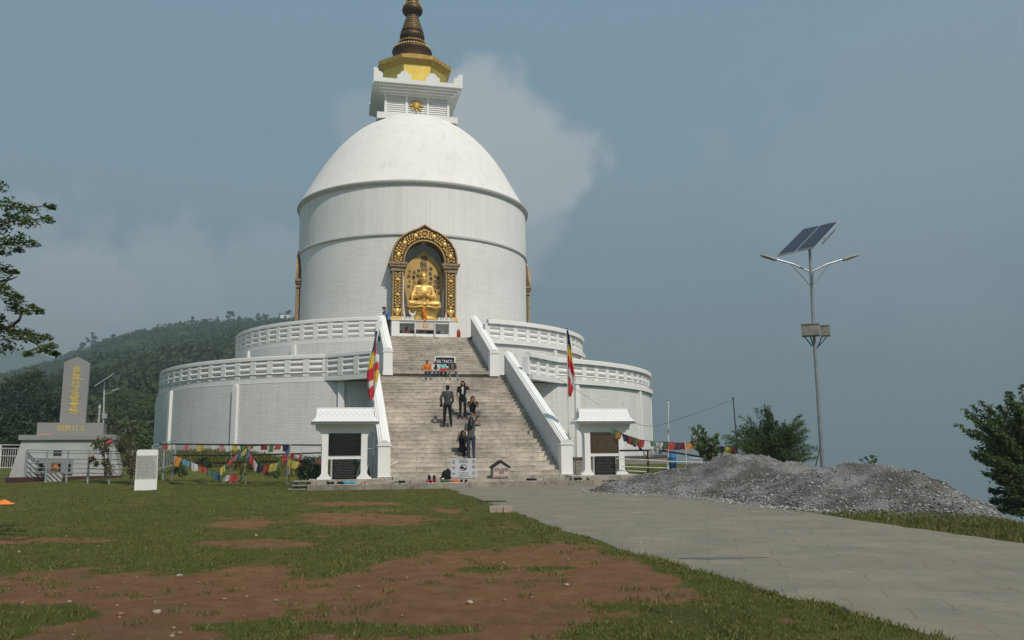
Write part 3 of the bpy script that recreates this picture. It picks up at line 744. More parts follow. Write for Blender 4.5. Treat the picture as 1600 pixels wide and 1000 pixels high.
    if hair == 'short':
        e((0, -.03, .045), (.083, .088, .085)); e((0, .03, .085), (.068, .06, .035)); e((0, -.055, -.01), (.07, .055, .06))
    else:
        e((0, -.03, .04), (.088, .096, .09)); e((0, .03, .088), (.070, .06, .034))
        a = P(0, -.07, .0); bk = ch+upv*.12*k-look*.14*k
        bk = V((hd.x-look.x*.16*k, hd.y-look.y*.16*k, hd.z-.24*k)); bl = V((bk.x-look.x*.02*k, bk.y-look.y*.02*k, hd.z-(.24+hairlen)*k))
        m.cap_(a, bk, .088*k, .10*k, 10); m.cap_(bk, bl, .10*k, .06*k, 10)
        for q in (-1, 1): m.cap_(P(q*.075, -.03, .0), P(q*.085, -.05, -.17), .034*k, .036*k, 8); m.cap_(P(q*.06, -.06, -.1), bk, .06*k, .07*k, 8)
        for a_, b_ in J.get('locks', ()): m.cap_(V(a_)*k, V(b_)*k, .05*k, .025*k, 8)
    union(m, .012*k, 'hair', M['hair'], root)
    for q in (-1, 1): MB().ell(P(q*.031, .082, .008), (.013*k, .008*k, .007*k), 8, 5, HR).build('eye', M['eye'], root)
    MB().ell(P(0, .089, -.056), (.023*k, .006*k, .008*k), 8, 5, HR).build('mouth', M['lip'], root)
    if extra: extra(root, g, P)
    return root
def standing(**kw):
    J = dict(pel=(0, .01, .93), chest=(0, 0, 1.22), neck=(0, .01, 1.42), head=(0, -.015, 1.57),
             shL=(.175, .0, 1.385), shR=(-.175, .0, 1.385), elL=(.235, .03, 1.11), elR=(-.235, .03, 1.11), wrL=(.235, -.05, .87), wrR=(-.235, -.05, .87),
             hipL=(.088, .01, .90), hipR=(-.088, .01, .90), knL=(.10, -.01, .49), knR=(-.10, -.01, .49), anL=(.105, .03, .085), anR=(-.105, .03, .085),
             toeL=(.13, -.14, 0), toeR=(-.13, -.14, 0)); J.update(kw); return J
def sitting(sh=.0, **kw):      # seat at z = 0, feet sh lower
    J = dict(pel=(0, .02, .10), chest=(0, -.02, .40), neck=(0, -.05, .60), head=(0, -.09, .745),
             shL=(.175, -.04, .565), shR=(-.175, -.04, .565), elL=(.235, -.13, .32), elR=(-.235, -.13, .32), wrL=(.10, -.32, .22), wrR=(-.10, -.32, .22),
             hipL=(.09, .0, .09), hipR=(-.09, .0, .09), knL=(.13, -.44, .11), knR=(-.13, -.44, .11), anL=(.14, -.58, -.345), anR=(-.14, -.58, -.345),
             toeL=(.15, -.76, -.43), toeR=(-.15, -.76, -.43)); J.update(kw); return J
def SW(u, v, z): return W(u, v, z)
def strap(pts, name, mat, r=.022):
    def f(root, g, P): MB().tube([g('chest')*0+V(p) for p in pts], r, 6).build(name, mat, root)
    return f
blk = ('black', (.016, .015, .016)); navyj = ('jeans', (.035, .05, .085)); dark = ('charcoal', (.026, .026, .028))
LZ = 5.09
# four people on the landing edge
person('person', SW(-.70, 13.62, LZ), TH+rad(3), 'person in an orange hooded top and jeans, first in the seated row', sitting(wrL=(.03, -.34, .16), wrR=(-.03, -.33, .19), elL=(.25, -.12, .30), elR=(-.25, -.12, .30)), ('orange', (.62, .19, .035)), ('jeans', (.04, .055, .09)), (-.1, -1, -.05), 'short', sleeve='long', shoes=('dark_shoes', (.02, .018, .018)), k=.80)
person('person', SW(-.27, 13.60, LZ), TH, 'person with long dark hair in white and black, arms folded, beside the orange top', sitting(head=(.02, -.10, .70), neck=(0, -.05, .57)), ('white', (.60, .59, .58)), ('grey_jeans', (.045, .05, .058)), (.15, -1, -.2), 'long', sleeve='long', shoes=('white_shoes', (.62, .61, .60)), hairlen=.05, k=.78,
       extra=lambda r, g, P: union(MB().ell(g('chest')+V((0, -.112, .03)), (.075, .03, .13), 10, 8), .012, 'black_scarf', cloth('scarf', (.015, .015, .015)), r))
def redbag(r, g, P): union(MB().ell(g('pel')+V((0, -.24, .12)), (.22, .11, .09), 12, 8), .015, 'red_jacket_on_lap', cloth('red', (.50, .035, .04)), r)
person('person', SW(.08, 13.60, LZ), TH, 'person in a turquoise top with a red jacket across the lap', sitting(head=(.0, -.09, .735)), ('turquoise', (.20, .50, .47)), blk, (0, -1, -.1), 'long', sleeve='short', shoes=('brown_sandals', (.14, .07, .045)), hairlen=-.05, extra=redbag, k=.79)
def pack(r, g, P):
    for q in (-1, 1): MB().tube([V((q*.11, .06, .55)), V((q*.115, -.09, .56)), V((q*.115, -.165, .45)), V((q*.12, -.14, .27))], .028, 6).build('backpack_strap', cloth('blackbag', (.014, .014, .015)), r)
    union(MB().ell((0, .18, .36), (.15, .10, .21), 12, 9), .02, 'backpack', cloth('blackbag', (.014, .014, .015)), r)
person('person', SW(.56, 13.60, LZ), TH-rad(2), 'person in grey wearing a black backpack, last in the seated row by the sign', sitting(elL=(.27, -.10, .33), wrL=(.16, -.36, .20), knL=(.22, -.43, .12), knR=(-.19, -.44, .12), anL=(.25, -.58, -.33), anR=(-.22, -.58, -.33), toeL=(.29, -.76, -.415), toeR=(-.25, -.76, -.415)), ('grey', (.17, .165, .16)), ('greytrousers', (.16, .17, .185)), (-.2, -1, -.1), 'short', sleeve='short', shoes=('dark_shoes', (.02, .018, .018)), extra=pack, k=.82)
# standing man seen from behind
def pouch(r, g, P): union(MB().ell((.26, -.02, .90), (.07, .06, .085), 10, 8), .012, 'belt_pouch', cloth('blackbag', (.014, .014, .015)), r)
person('person', SW(-.55, 19.72, .5+.17*11), TH+math.pi+rad(6), 'standing person seen from behind in a charcoal shirt and black trousers, hand on hip', standing(elL=(.30, .06, 1.13), wrL=(.22, -.06, .93), elR=(-.235, .02, 1.10), wrR=(-.19, -.14, .92), knL=(.12, 0, .49), knR=(-.12, 0, .49), anL=(.14, .03, .085), anR=(-.15, .03, .085), toeL=(.18, -.12, 0), toeR=(-.19, -.12, 0)), ('charcoal_shirt', (.062, .064, .070)), blk, (.05, -1, 0), 'short', sleeve='long', shoes=('black_shoes', (.012, .012, .012)), extra=pouch, k=1.02)
def shirtprint(r, g, P):
    m = MB()
    for (x, z, a, b) in ((0, 1.32, .05, .045), (-.02, 1.27, .03, .05), (.015, 1.21, .035, .05), (-.01, 1.14, .04, .05), (.01, 1.09, .025, .04)): m.ell((x, -.122+abs(1.25-z)*.02, z), (a, .014, b), 8, 6)
    m.build('shirt_print', solid('print_white', (.6, .6, .6)), r)
person('person', SW(.22, 18.9, .5+.17*13), TH+rad(-10), 'standing girl in a black T-shirt with white print, one hand raised to her hair', standing(elL=(.30, .0, 1.30), wrL=(.20, -.02, 1.52), hdL=(-.5, -.1, .8), hnL=(-1, 0, 0), elR=(-.25, .03, 1.12), wrR=(-.23, -.02, .90), pel=(-.02, .01, .92)), blk, ('blackjeans', (.018, .018, .02)), (-.25, -1, -.05), 'long', sleeve='short', hairlen=.05, k=.97, extra=shirtprint)
sitx = dict(knL=(.33, -.22, .13), knR=(-.33, -.22, .13), anL=(.02, -.38, .07), anR=(-.05, -.30, .07), toeL=(-.14, -.44, .02), toeR=(.10, -.42, .02))
person('person', SW(.70, 18.60, .5+.17*14), TH+rad(-6), 'girl with long hair sitting cross legged on a step, hands near her face', sitting(elL=(.24, -.15, .38), wrL=(.07, -.24, .58), hdL=(-.1, -.1, .9), elR=(-.24, -.15, .38), wrR=(-.07, -.24, .58), hdR=(.1, -.1, .9), anL=(.14, -.50, .06), toeL=(.34, -.56, .0), anR=(-.05, -.42, .06), toeR=(.12, -.50, .0), knL=(.30, -.20, .14), knR=(-.30, -.22, .14)), blk, ('greyblue_jeans', (.10, .11, .15)), (.0, -1, -.15), 'long', sleeve='short', hairlen=.0, k=.97)
person('person', SW(-.10, 22.85, .5+.17*3), TH+math.pi-rad(8), 'girl seen from behind in a grey top and jeans, arm lifted to long dark hair', standing(elR=(-.36, -.04, 1.36), wrR=(-.30, -.03, 1.57), hdR=(.9, 0, .15), hnR=(0, -1, 0), elL=(.24, .0, 1.12), wrL=(.20, -.18, .98), locks=[((-.04, .1, 1.45), (-.22, .03, 1.56))]), ('grey_knit', (.10, .105, .10)), navyj, (0, -1, 0), 'long', sleeve='short', hairlen=.02, k=.98, shoes=('black_shoes', (.012, .012, .012)))
person('person', SW(-.30, 22.05, .5+.17*5), TH+rad(15), 'person in black with white shoes sitting mostly hidden behind the girl in jeans, hand raised', sitting(anL=(.10, -.42, -.26), anR=(-.10, -.42, -.26), toeL=(.12, -.58, -.34), toeR=(-.12, -.58, -.34), knL=(.12, -.36, .2), knR=(-.12, -.36, .2), elR=(-.27, -.08, .42), wrR=(-.24, -.16, .66), hdR=(0, 0, 1), hnR=(1, 0, 0)), blk, ('blackjeans', (.018, .018, .02)), (.3, -1, -.1), 'long', sleeve='short', shoes=('white_shoes', (.62, .61, .60)), hairlen=0, k=.95)
# guard in blue at the head of the stair
person('person', SW(-2.22, 8.12, 7.66), TH-rad(62), 'person in a blue shirt and dark cap leaning on the parapet top', standing(head=(0, -.26, 1.50), neck=(0, -.17, 1.38), chest=(0, -.08, 1.2), shL=(.175, -.16, 1.34), shR=(-.175, -.16, 1.34), elL=(.25, -.32, 1.16), elR=(-.25, -.32, 1.16), wrL=(.08, -.50, 1.16), wrR=(-.1, -.50, 1.16)), ('blue', (.10, .22, .42)), dark, (0, -1, -.55), 'short', sleeve='short', shoes=('black_shoes', (.012, .012, .012)), extra=lambda r, g, P: MB().ell(P(0, -.01, .085), (.092, .105, .05), 12, 7).build('cap', cloth('cap', (.02, .02, .025)), r))

# ================================================================== golden statue
bu = empty('buddha_statue', W(NU-.03, 7.46, 8.6), TH, 'golden seated buddha on a lotus seat inside the arched niche', 'statue')
bu.scale = (1, 1, 1)
m = MB(); k = 2.22
def bq(x, y, z): return (x*k, y*k, .78+z*k)
hc = V(bq(0, -.03, .80)); P, HR = headshape(m, hc, (0, -1, 0), k*1.22)
m.cap_(bq(0, 0, .55), bq(0, -.01, .72), .075*k, .07*k, 10)
m.ell(bq(0, .0, .42), (.19*k, .125*k, .20*k), 16, 11); m.ell(bq(0, .02, .14), (.20*k, .15*k, .16*k), 16, 10); m.cap_(bq(-.18, 0, .55), bq(.18, 0, .55), .07*k, .07*k, 10); m.cap_(bq(0, .0, .15), bq(0, 0, .4), .15*k, .15*k, 12)
for s in (-1, 1):
    m.cap_(bq(s*.20, 0, .54), bq(s*.275, -.05, .28), .068*k, .06*k, 10); m.cap_(bq(s*.275, -.05, .28), bq(s*.09, -.21, .31), .056*k, .038*k, 10)
    m.cap_(bq(s*.12, -.0, .10), bq(s*.34, -.17, .09), .115*k, .10*k, 10); m.cap_(bq(s*.34, -.17, .09), bq(s*-.06, -.27, .07), .098*k, .06*k, 10); m.cap_(bq(s*-.02, -.31, .06), bq(s*-.20, -.27, .09), .045*k, .03*k, 8)
hand(m, bq(.09, -.21, .31), (-.6, -.15, .55), (-.3, -1, 0), k*.95, .35, 1); hand(m, bq(-.09, -.21, .31), (.6, -.15, .15), (0, -.2, 1), k*.95, .4, -1)
for q in (-1, 1): m.ell(V(hc)+V((q*.092*k, .01*k, -.035*k)), (.014*k, .022*k, .06*k), 8, 6)
union(m, .026, 'body', M['gold'], bu, it=2)
m = MB()
m.ell(V(hc)+V((0, .025*k, .05*k)), (.098*k, .11*k, .092*k), 16, 10); m.ell(V(hc)+V((0, .02*k, .125*k)), (.052*k, .055*k, .045*k), 12, 8)
o = union(m, .02, 'hair', M['gold_paint'], bu)
m = MB()
for i in range(7):                                               # robe folds
    t = i/6
    pts = []
    for j in range(9):
        a = -1+2*j/8; pts.append(bq(.19*a*(1-.25*t), -.125-.03*(1-a*a)-.01*t, .50-.30*t-.12*(1-a*a)+.04*a))
    m.tube(pts, .013*k, 6)
for s in (-1, 1):
    for i in range(4): m.tube([bq(s*(.10+.05*i), -.10-.03*i, .165-.012*i), bq(s*(.24+.04*i), -.25-.01*i, .11-.012*i), bq(s*(.14+.03*i), -.345, .06), bq(s*.02, -.36, .035+.012*i)], .012*k, 6)
    m.tube([bq(s*.43, -.13, .06), bq(s*.40, -.25, .0), bq(s*.24, -.32, -.02), bq(s*.1, -.345, .005), bq(0, -.35, -.02)], .024*k, 7)
    m.tube([bq(s*.235, -.06, .50), bq(s*.30, -.10, .33), bq(s*.30, -.12, .22), bq(s*.24, -.14, .14)], .018*k, 6)
m.smooth = [True]*len(m.f); m.build('robe_folds', M['gold'], bu)
m = MB(); m.sm = True
for q in (-1, 1): m.ell(P(q*.031, .083, .006), (.016*k, .008*k, .004*k), 8, 5)
m.build('eyes', M['frame_brown'], bu)
m = MB(); prof_ = [(.80, .0), (.90, .05), (.90, .16), (.80, .22), (.78, .30), (.86, .44), (.95, .58), (.98, .70), (.94, .76), (.0, .78)]
m.lathe(prof_, 40); m.v = [(x, y*.62-.08, z) for x, y, z in m.v]; m.smooth = [True]*len(m.f); ped = m.build('lotus_pedestal', M['gold_paint'], bu, recalc=True)
for R_, z_, r_z, o_ in ((.88, .10, .06, 0),):
    m = MB(); m.sm = True
    for i in range(26): t = 2*math.pi*i/26+o_; m.ell((R_*math.sin(t), -R_*.62*math.cos(t)-.08, z_), (.09, .04, r_z), 8, 6)
    m.build('petal_ring', M['gold_paint'], ped)
# offerings
def topl(name, mb, mat, label, cat, loc=(0, 0, 0), rz=0, group=None, it=0):
    return tag(mb.build(name, mat, None, loc, rz), label, cat, group)
g_ = empty('garland', W(-.22, 8.24, 8.6), TH, 'bright orange marigold garland hanging in front of the golden buddha', 'garland')
m = MB(); m.sm = True; rr = random.Random(8)
for j in range(60):
    z = j/60*.78; m.ell((rr.uniform(-.06, .06)+.10*math.sin(z*7)*.5, rr.uniform(-.04, .04), z-.05), rr.uniform(.045, .075), 6, 4)
m.build('flowers', pm('marigold', (.85, .26, .02), .8, 0, .35, 30), g_)
dv = empty('white_bird_figure', W(-.92, 8.16, 8.74), TH, 'small white bird shaped figure on the altar left of the garland', 'figurine')
m = MB(); m.cap_((0, 0, .16), (.10, 0, .13), .09, .05, 9); m.cap_((-.08, 0, .2), (-.14, 0, .33), .045, .035, 8); m.ell((-.15, -.01, .36), .045); m.cap_((.12, 0, .16), (.23, 0, .36), .05, .02, 8); m.cap_((0, 0, -.1), (0, 0, .12), .04, .05, 8)
union(m, .02, 'bird', M['white_clean'], dv)
gi = 0
for u0, n_ in ((-1.42, 5), (.62, 6)):
    for j in range(n_):
        m = MB(); m.lathe([(.055, 0), (.065, .16), (.06, .17), (.045, .03), (0, .03)], 12)
        o = topl('offering_cup', m, M['white_pipe'] if j % 2 else M['white_clean'], ('small pale offering cup in the row left of the garland' if u0 < 0 else 'small pale offering cup in the row right of the garland'), 'cup', W(u0+j*.135, 8.17, 8.601), TH, 'offering cups on the altar' if u0 < 0 else 'offering cups right of the garland')
for u, h in ((-1.28, .0), (1.05, 0)):
    m = MB(); m.lathe([(.16, 0), (.17, .03), (.06, .08), (.04, .3), (.02, .52), (.0, .56)], 14); topl('white_cone_offering', m, M['white_clean'], 'pale cone shaped offering standing inside the %s pillar' % ('left' if u < 0 else 'right'), 'offering', W(u, 7.75, 8.601), TH)
def pot(name, u, v, z, mat, lab, r=.11, h=.18, plant=None, cat='flower pot'):
    e = empty(name, W(u, v, z), TH, lab, cat)
    m = MB(); m.lathe([(r*.68, 0), (r, h*.85), (r*1.1, h*.86), (r*1.1, h), (r*.9, h), (r*.85, h*.8), (0, h*.8)], 18); m.build('pot', mat, e)
    if plant:
        m = MB()
        for i in range(14):
            a = i*2.4; q = (.16*math.cos(a), .16*math.sin(a), h+.10+.06*(i % 3)); s_ = .03
            m.add([(0, 0, h*.8), (q[0]*.5-s_*math.sin(a), q[1]*.5+s_*math.cos(a), q[2]), q, (q[0]*.5+s_*math.sin(a), q[1]*.5-s_*math.cos(a), q[2])], [(0, 1, 2, 3)])
        m.build('plant', M['leaf'], e)
pot('flower_pot', -1.19, 7.95, 7.832, solid('red_plastic', (.33, .05, .04)), 'red flower pot with a small plant on the altar shelf', .13, .19, True)
pot('flower_pot', -.36, 7.95, 7.832, solid('brown_pot', (.14, .085, .065)), 'brown flower pot under the hanging altar cloth', .12, .2)
pot('flower_pot', .63, 7.95, 7.832, solid('dark_pot', (.05, .045, .04)), 'dark flower pot on the right part of the altar shelf', .11, .2)
for u, w, lab in ((-.86, .22, 'small black box beside the red flower pot on the altar shelf'), (.12, .34, 'wide black tray under the right end of the altar cloth'), (-1.5, .10, 'small dark jar at the left corner of the altar shelf')):
    m = MB(); m.box((-w/2, -.1, 0), (w/2, .1, .16)); m.box((-w/2-.02, -.12, .161), (w/2+.02, .12, .19)); topl('shelf_box' if w > .15 else 'jar', m, solid('black_box', (.02, .02, .02)), lab, 'box' if w > .15 else 'jar', W(u, 7.95, 7.832), TH)
m = MB(); m.sm = True; m.lathe([(.09, 0), (.11, .03), (.11, .34), (.07, .42), (.05, .48), (0, .49)], 16); topl('red_cylinder', m, solid('red_metal', (.36, .03, .03), .4), 'red fire extinguisher shaped cylinder standing right of the altar', 'cylinder', W(1.72, 8.15, 7.662), TH)

# ================================================================== kiosks
t = NT('tile_roof'); c = t.coord('Object'); mp = t.n('ShaderNodeMapping'); mp.inputs['Rotation'].default_value = (0, 0, rad(45)); mp.inputs['Scale'].default_value = (1, .55, 1)
mp2 = t.n('ShaderNodeMapping'); mp2.inputs['Scale'].default_value = (7.4, 7.4, 7.4); mp2.inputs['Rotation'].default_value = (0, 0, rad(45))
sepn = t.n('ShaderNodeSeparateXYZ'); t.l(c, sepn.inputs[0]); cmb = t.n('ShaderNodeCombineXYZ'); t.l(sepn.outputs['X'], cmb.inputs[0]); t.l(sepn.outputs['Z'], cmb.inputs[1]); t.l(cmb.outputs[0], mp2.inputs['Vector'])
ck = t.n('ShaderNodeTexBrick'); ck.offset = 0; t.l(mp2.outputs[0], ck.inputs['Vector']); ck.inputs['Scale'].default_value = 1; ck.inputs['Brick Width'].default_value = 1; ck.inputs['Row Height'].default_value = 1; ck.inputs['Mortar Size'].default_value = .07
ck.inputs['Color1'].default_value = (.76, .76, .75, 1); ck.inputs['Color2'].default_value = (.72, .72, .71, 1); ck.inputs['Mortar'].default_value = (.63, .63, .62, 1)
t.l(ck.outputs['Color'], t.b.inputs['Base Color']); t.b.inputs['Roughness'].default_value = .7
iv = t.n('ShaderNodeMath', operation='SUBTRACT'); iv.inputs[0].default_value = 1; t.l(ck.outputs['Fac'], iv.inputs[1]); t.bump(iv.outputs[0], .35, .015)
M['tile'] = t.m
engr = solid('engraved_grey', (.20, .20, .19)); engr_b = solid('engraved_tan', (.23, .17, .11))
def rows(m, x0, x1, z0, z1, y, n, h, rr, gap=.35):
    for i in range(n):
        z = z1-(z1-z0)*(i+.5)/n; x = x0+rr.random()*.02; end = x1-(rr.random()**2)*.25*(x1-x0)
        while x < end:
            w = .012+rr.random()*.05; m.box((x, y-.003, z-h/2*(.6+rr.random()*.6)), (min(x+w, end+.01), y, z+h/2*(.6+rr.random()*.5))); x += w+.008+rr.random()*.02
def kiosk(u, v, label, brown, seed):
    e = empty('information_kiosk', W(u, v, .46), TH, label, 'kiosk', 'white roofed stone kiosks beside the stair')
    for s in (-1, 1):
        m = MB(); pr_ = [(.92, 0), (.92, .06), (.86, .08), (.78, .2), (.78, 1.42), (.81, 1.56), (.90, 1.66), (1.0, 1.69), (1.0, 1.80), (.56, 1.80), (.56, .2), (.48, .08), (.44, .06), (.44, 0)]
        m.prism([(s*x, z) for x, z in pr_], -.16, .16); m.build('post', M['white_clean'], e)
    m = MB(); m.box((-.558, -.15, 1.581), (.558, .15, 1.80)); m.box((-1.02, -.19, 1.801), (1.02, .19, 1.9)); m.box((-.42, -.165, 1.66), (.42, -.150, 1.73)); m.build('lintel', M['white_clean'], e)
    m = MB(); m.box((-.558, -.14, .69), (.558, .14, .82)); m.build('crossbar', M['white_clean'], e)
    m = MB(); m.box((-.558, -.17, .822), (.558, .05, 1.579)); p = m.build('upper_plaque', M['plaque_brown'] if brown else M['plaque'], e)
    rr = random.Random(seed); m = MB()
    if not brown: rows(m, -.36, .36, 1.47, 1.54, -.171, 1, .028, rr)
    rows(m, -.5, .5, .86, 1.46, -.171, 9, .016, rr); m.build('engraving', engr_b if brown else solid('faint_engraving', (.035, .035, .035)), p)
    m = MB(); m.box((-.40, -.18, .0), (.40, .06, .688)); q = m.build('lower_plaque', M['plaque'], e)
    m = MB(); rows(m, -.36, .36, .04, .66, -.181, 11, .026, rr); m.build('engraving', solid('mid_engraving', (.085, .085, .08)), q)
    m = MB(); m.box((-.47, -.15, .0), (-.402, .06, .687)); m.build('plaque_side', M['slate_grey'], e)
    m = MB(); m.box((-1.17, -.42, 1.901), (1.17, .42, 1.985)); m.build('eave', M['white_clean'], e)
    # curved gable roof
    cr = [(.50, 1.986), (.34, 2.07), (.26, 2.16), (.17, 2.33), (.05, 2.46)]; hx = [1.17, 1.06, 1.0, .985, .975]; m = MB(); vs = []
    for (y, z), x in zip(cr, hx):
        for sx, sy in ((-1, -1), (1, -1), (1, 1), (-1, 1)): vs.append((sx*x, sy*y, z))
    fs = []
    for i in range(len(cr)-1):
        for j in range(4): fs.append((4*i+j, 4*i+(j+1) % 4, 4*i+4+(j+1) % 4, 4*i+4+j))
    fs += [(3, 2, 1, 0), tuple(range(4*len(cr)-4, 4*len(cr)))]; m.add(vs, fs); m.build('roof', M['tile'], e)
    m = MB(); m.box((-.99, -.06, 2.461), (.99, .06, 2.49)); m.build('ridge', M['white_clean'], e)
    return e
kiosk(-4.79, 24.0, 'white roofed kiosk with black text plaques left of the stair', False, 4)
kiosk(4.82, 23.75, 'white roofed kiosk with a brown upper plaque and prayer flags tied to it', True, 9)
# ------------------------------------------------------------------ flags
FB = [solid('flag_blue', (.03, .04, .14)), solid('flag_yellow', (.68, .48, .04)), solid('flag_red', (.52, .03, .05)), solid('flag_white', (.62, .60, .57)), solid('flag_orange', (.55, .045, .05))]
for x in FB: x.use_backface_culling = False
def flag(base, ztop, label, left):
    e = empty('flagpole', base, TH, label, 'flag'); h = ztop-base.z
    MB().tube([(0, 0, 0), (0, 0, h*.55), (0, 0, h)], .022, 8, .014).build('pole', M['rust_box'] if left else M['white_pipe'], e)
    m = MB(); m.sm = True; nu, nv = 12, 60; L = 2.55; vs = []
    for j in range(nv+1):
        t = j/nv
        for i in range(nu+1):
            s = i/nu
            # hoist hangs down the pole; the fly swings down and outward
            if left:
                w = .08+.34*min(1, t*2.2)*(1-.55*max(0, t-.62)/.38); x = -.22*math.sin(min(1, t*1.25)*math.pi*.62)*1.0+s*w*(.9-.15*t)+.0
                x += .05*math.sin(7*t+3*s)
            else:
                w = .04+.31*min(1, t*1.25)*(1 if t < .74 else max(.16, 1-(t-.74)*3.0)); x = s*w+.012*math.sin(9*t)
            y = -.03+.09*math.sin(s*11+t*3)*(.35+.65*t)
            vs.append((x, y, h-.05-L*t-.10*s*(0 if left else 1)*t))
    fs = []
    for j in range(nv):
        for i in range(nu):
            t = j/nv; s = i/nu
            if left:
                q = t+.10*(s-.5)
                if s < .55: c = 0 if q < .28 else 1 if q < .52 else 2 if q < .70 else 3 if q < .78 else 4
                else: c = 1 if q < .22 else 2 if q < .36 else 3 if q < .48 else 2 if q < .60 else 1 if q < .76 else 3 if q < .88 else 4
            else:
                q = t-.22*(s-.3)*min(1, t*2); c = 0 if q < .22 else 1 if q < .40 else 2 if q < .60 else 3 if q < .76 else 4
            m.cur = c; m.add([], []) ; m.f.append((j*(nu+1)+i, j*(nu+1)+i+1, (j+1)*(nu+1)+i+1, (j+1)*(nu+1)+i)); m.m.append(c); m.smooth.append(True)
    m.v = vs; m.build('cloth', FB, e, recalc=False)
    MB().ell((0, 0, h+.02), .03, 8, 6).build('pole_top', M['rust_dark'], e)
flag(W(-3.76, 23.2, .30), 5.86, 'striped buddhist flag with two folded layers drooping on the pole left of the stair', True)
flag(W(3.72, 22.9, .30), 6.1, 'striped buddhist flag with ragged red end drooping on the pole right of the stair', False)
# ------------------------------------------------------------------ signs, box, bag
def panel_at(px0, py0, px1, py1, v): a, b = onv(px0, py0, v), onv(px1, py1, v); return a[0], b[0], b[2], a[2]
u0, u1, z0, z1 = panel_at(679, 556.5, 711.5, 572, 13.15)
e = empty('silence_sign', W((u0+u1)/2, 13.15, LZ), TH, 'white framed dark sign reading SILENCE! behind the seated row', 'sign'); hw = (u1-u0)/2
m = MB(); m.box((-hw, -.03, z0-LZ-.12), (hw, .03, z1-LZ)); m.build('board', M['white_clean'], e)
m = MB(); m.box((-hw+.06, -.045, z0-LZ), (hw-.06, -.031, z1-LZ-.06)); bd = m.build('dark_panel', solid('navy_panel', (.014, .016, .04), .4), e)
text('lettering', 'SILENCE!', .225, solid('sign_white', (.78, .78, .78)), bd, (0, -.048, (z0+z1)/2-LZ-.03), sx=.98)
for s in (-1, 1): m = MB(); m.box((s*(hw-.05)-.03, -.03, 0), (s*(hw-.05)+.03, .03, z0-LZ-.121)); m.build('leg', M['white_clean'], e)
u0, u1, z0, z1 = panel_at(703.5, 716.5, 744.5, 744.5, 24.2)
Z0 = .40
e = empty('notice_board', W((u0+u1)/2, 24.2, Z0), TH, 'pale grey notice board with prohibition symbols and a crossed out shoe', 'sign'); hw = (u1-u0)/2; a, b = z0-Z0, z1-Z0
m = MB(); m.box((-hw, -.015, a), (hw, .015, b)); bd = m.build('board', solid('board_grey', (.50, .52, .54), .5), e)
for s in (-1, 1): m = MB(); m.box((s*(hw-.03)-.015, -.012, 0), (s*(hw-.03)+.015, .012, a-.001)); m.build('leg', M['white_pipe'], e)
m = MB(); m.box((-hw+.03, -.012, .03), (hw-.03, .012, .06)); m.build('foot_rail', M['white_pipe'], e)
def ring(m, cx, cz, r, w, y, n=28):
    vs = []; 
    for k in range(n):
        t = 2*math.pi*k/n
        for q in (r, r-w):
            for yy in (y, y-.004): vs.append((cx+q*math.sin(t), yy, cz+q*math.cos(t)))
    fs = []
    for k in range(n):
        j = (k+1) % n
        for p_, q_ in ((0, 1), (1, 3), (3, 2), (2, 0)): fs.append((4*k+p_, 4*k+q_, 4*j+q_, 4*j+p_))
    m.add(vs, fs)
inkk, inkr = solid('sign_ink', (.03, .03, .03)), solid('sign_red', (.45, .04, .04))
mz = (a+b)/2; hh = (b-a)/2
m = MB(); ring(m, 0, mz+.0, hh*.36, .02, -.016); m.box((-.135, -.02, mz-.04), (.03, -.016, mz+.01)); m.add([(-.12, -.0165, mz+.05), (.0, -.0165, mz+.02), (.13, -.0165, mz-.05), (.13, -.0165, mz-.08), (-.12, -.0165, mz-.04)], [(0, 1, 2, 3, 4)]); m.build('shoe_symbol', inkk, bd)
m = MB(); q = hh*.33; m.add([(-q*.7-.01, -.022, mz+q*.7), (-q*.7+.01, -.022, mz+q*.7+.02), (q*.7+.01, -.022, mz-q*.7), (q*.7-.01, -.022, mz-q*.7-.02)], [(0, 1, 2, 3)]); m.build('strike_bar', inkk, bd)
for cx, cz, mt in ((-.36, mz+hh*.62, inkk), (-.36, mz, inkr), (.37, mz+hh*.66, inkk), (.37, mz+.02, inkk), (.37, mz-hh*.62, inkk)):
    m = MB(); ring(m, cx, cz, .058, .010, -.016, 20); m.box((cx-.03, -.019, cz-.018), (cx+.03, -.016, cz+.02)) if mt is inkr or abs(cz-mz) < .03 else m.add([(cx-.035, -.0195, cz+.03), (cx-.025, -.0195, cz+.04), (cx+.035, -.0195, cz-.03), (cx+.025, -.0195, cz-.04)], [(0, 1, 2, 3)]); m.build('prohibition_symbol', mt, bd)
rr = random.Random(2); m = MB(); rows(m, -.17, .17, mz+hh*.5, mz+hh*.92, -.016, 3, .03, rr); rows(m, -.18, .18, mz-hh*.95, mz-hh*.48, -.016, 3, .028, rr); rows(m, -.42, -.28, mz-hh*.75, mz-hh*.55, -.016, 2, .03, rr); m.build('small_text', solid('text_grey', (.12, .12, .13)), bd)
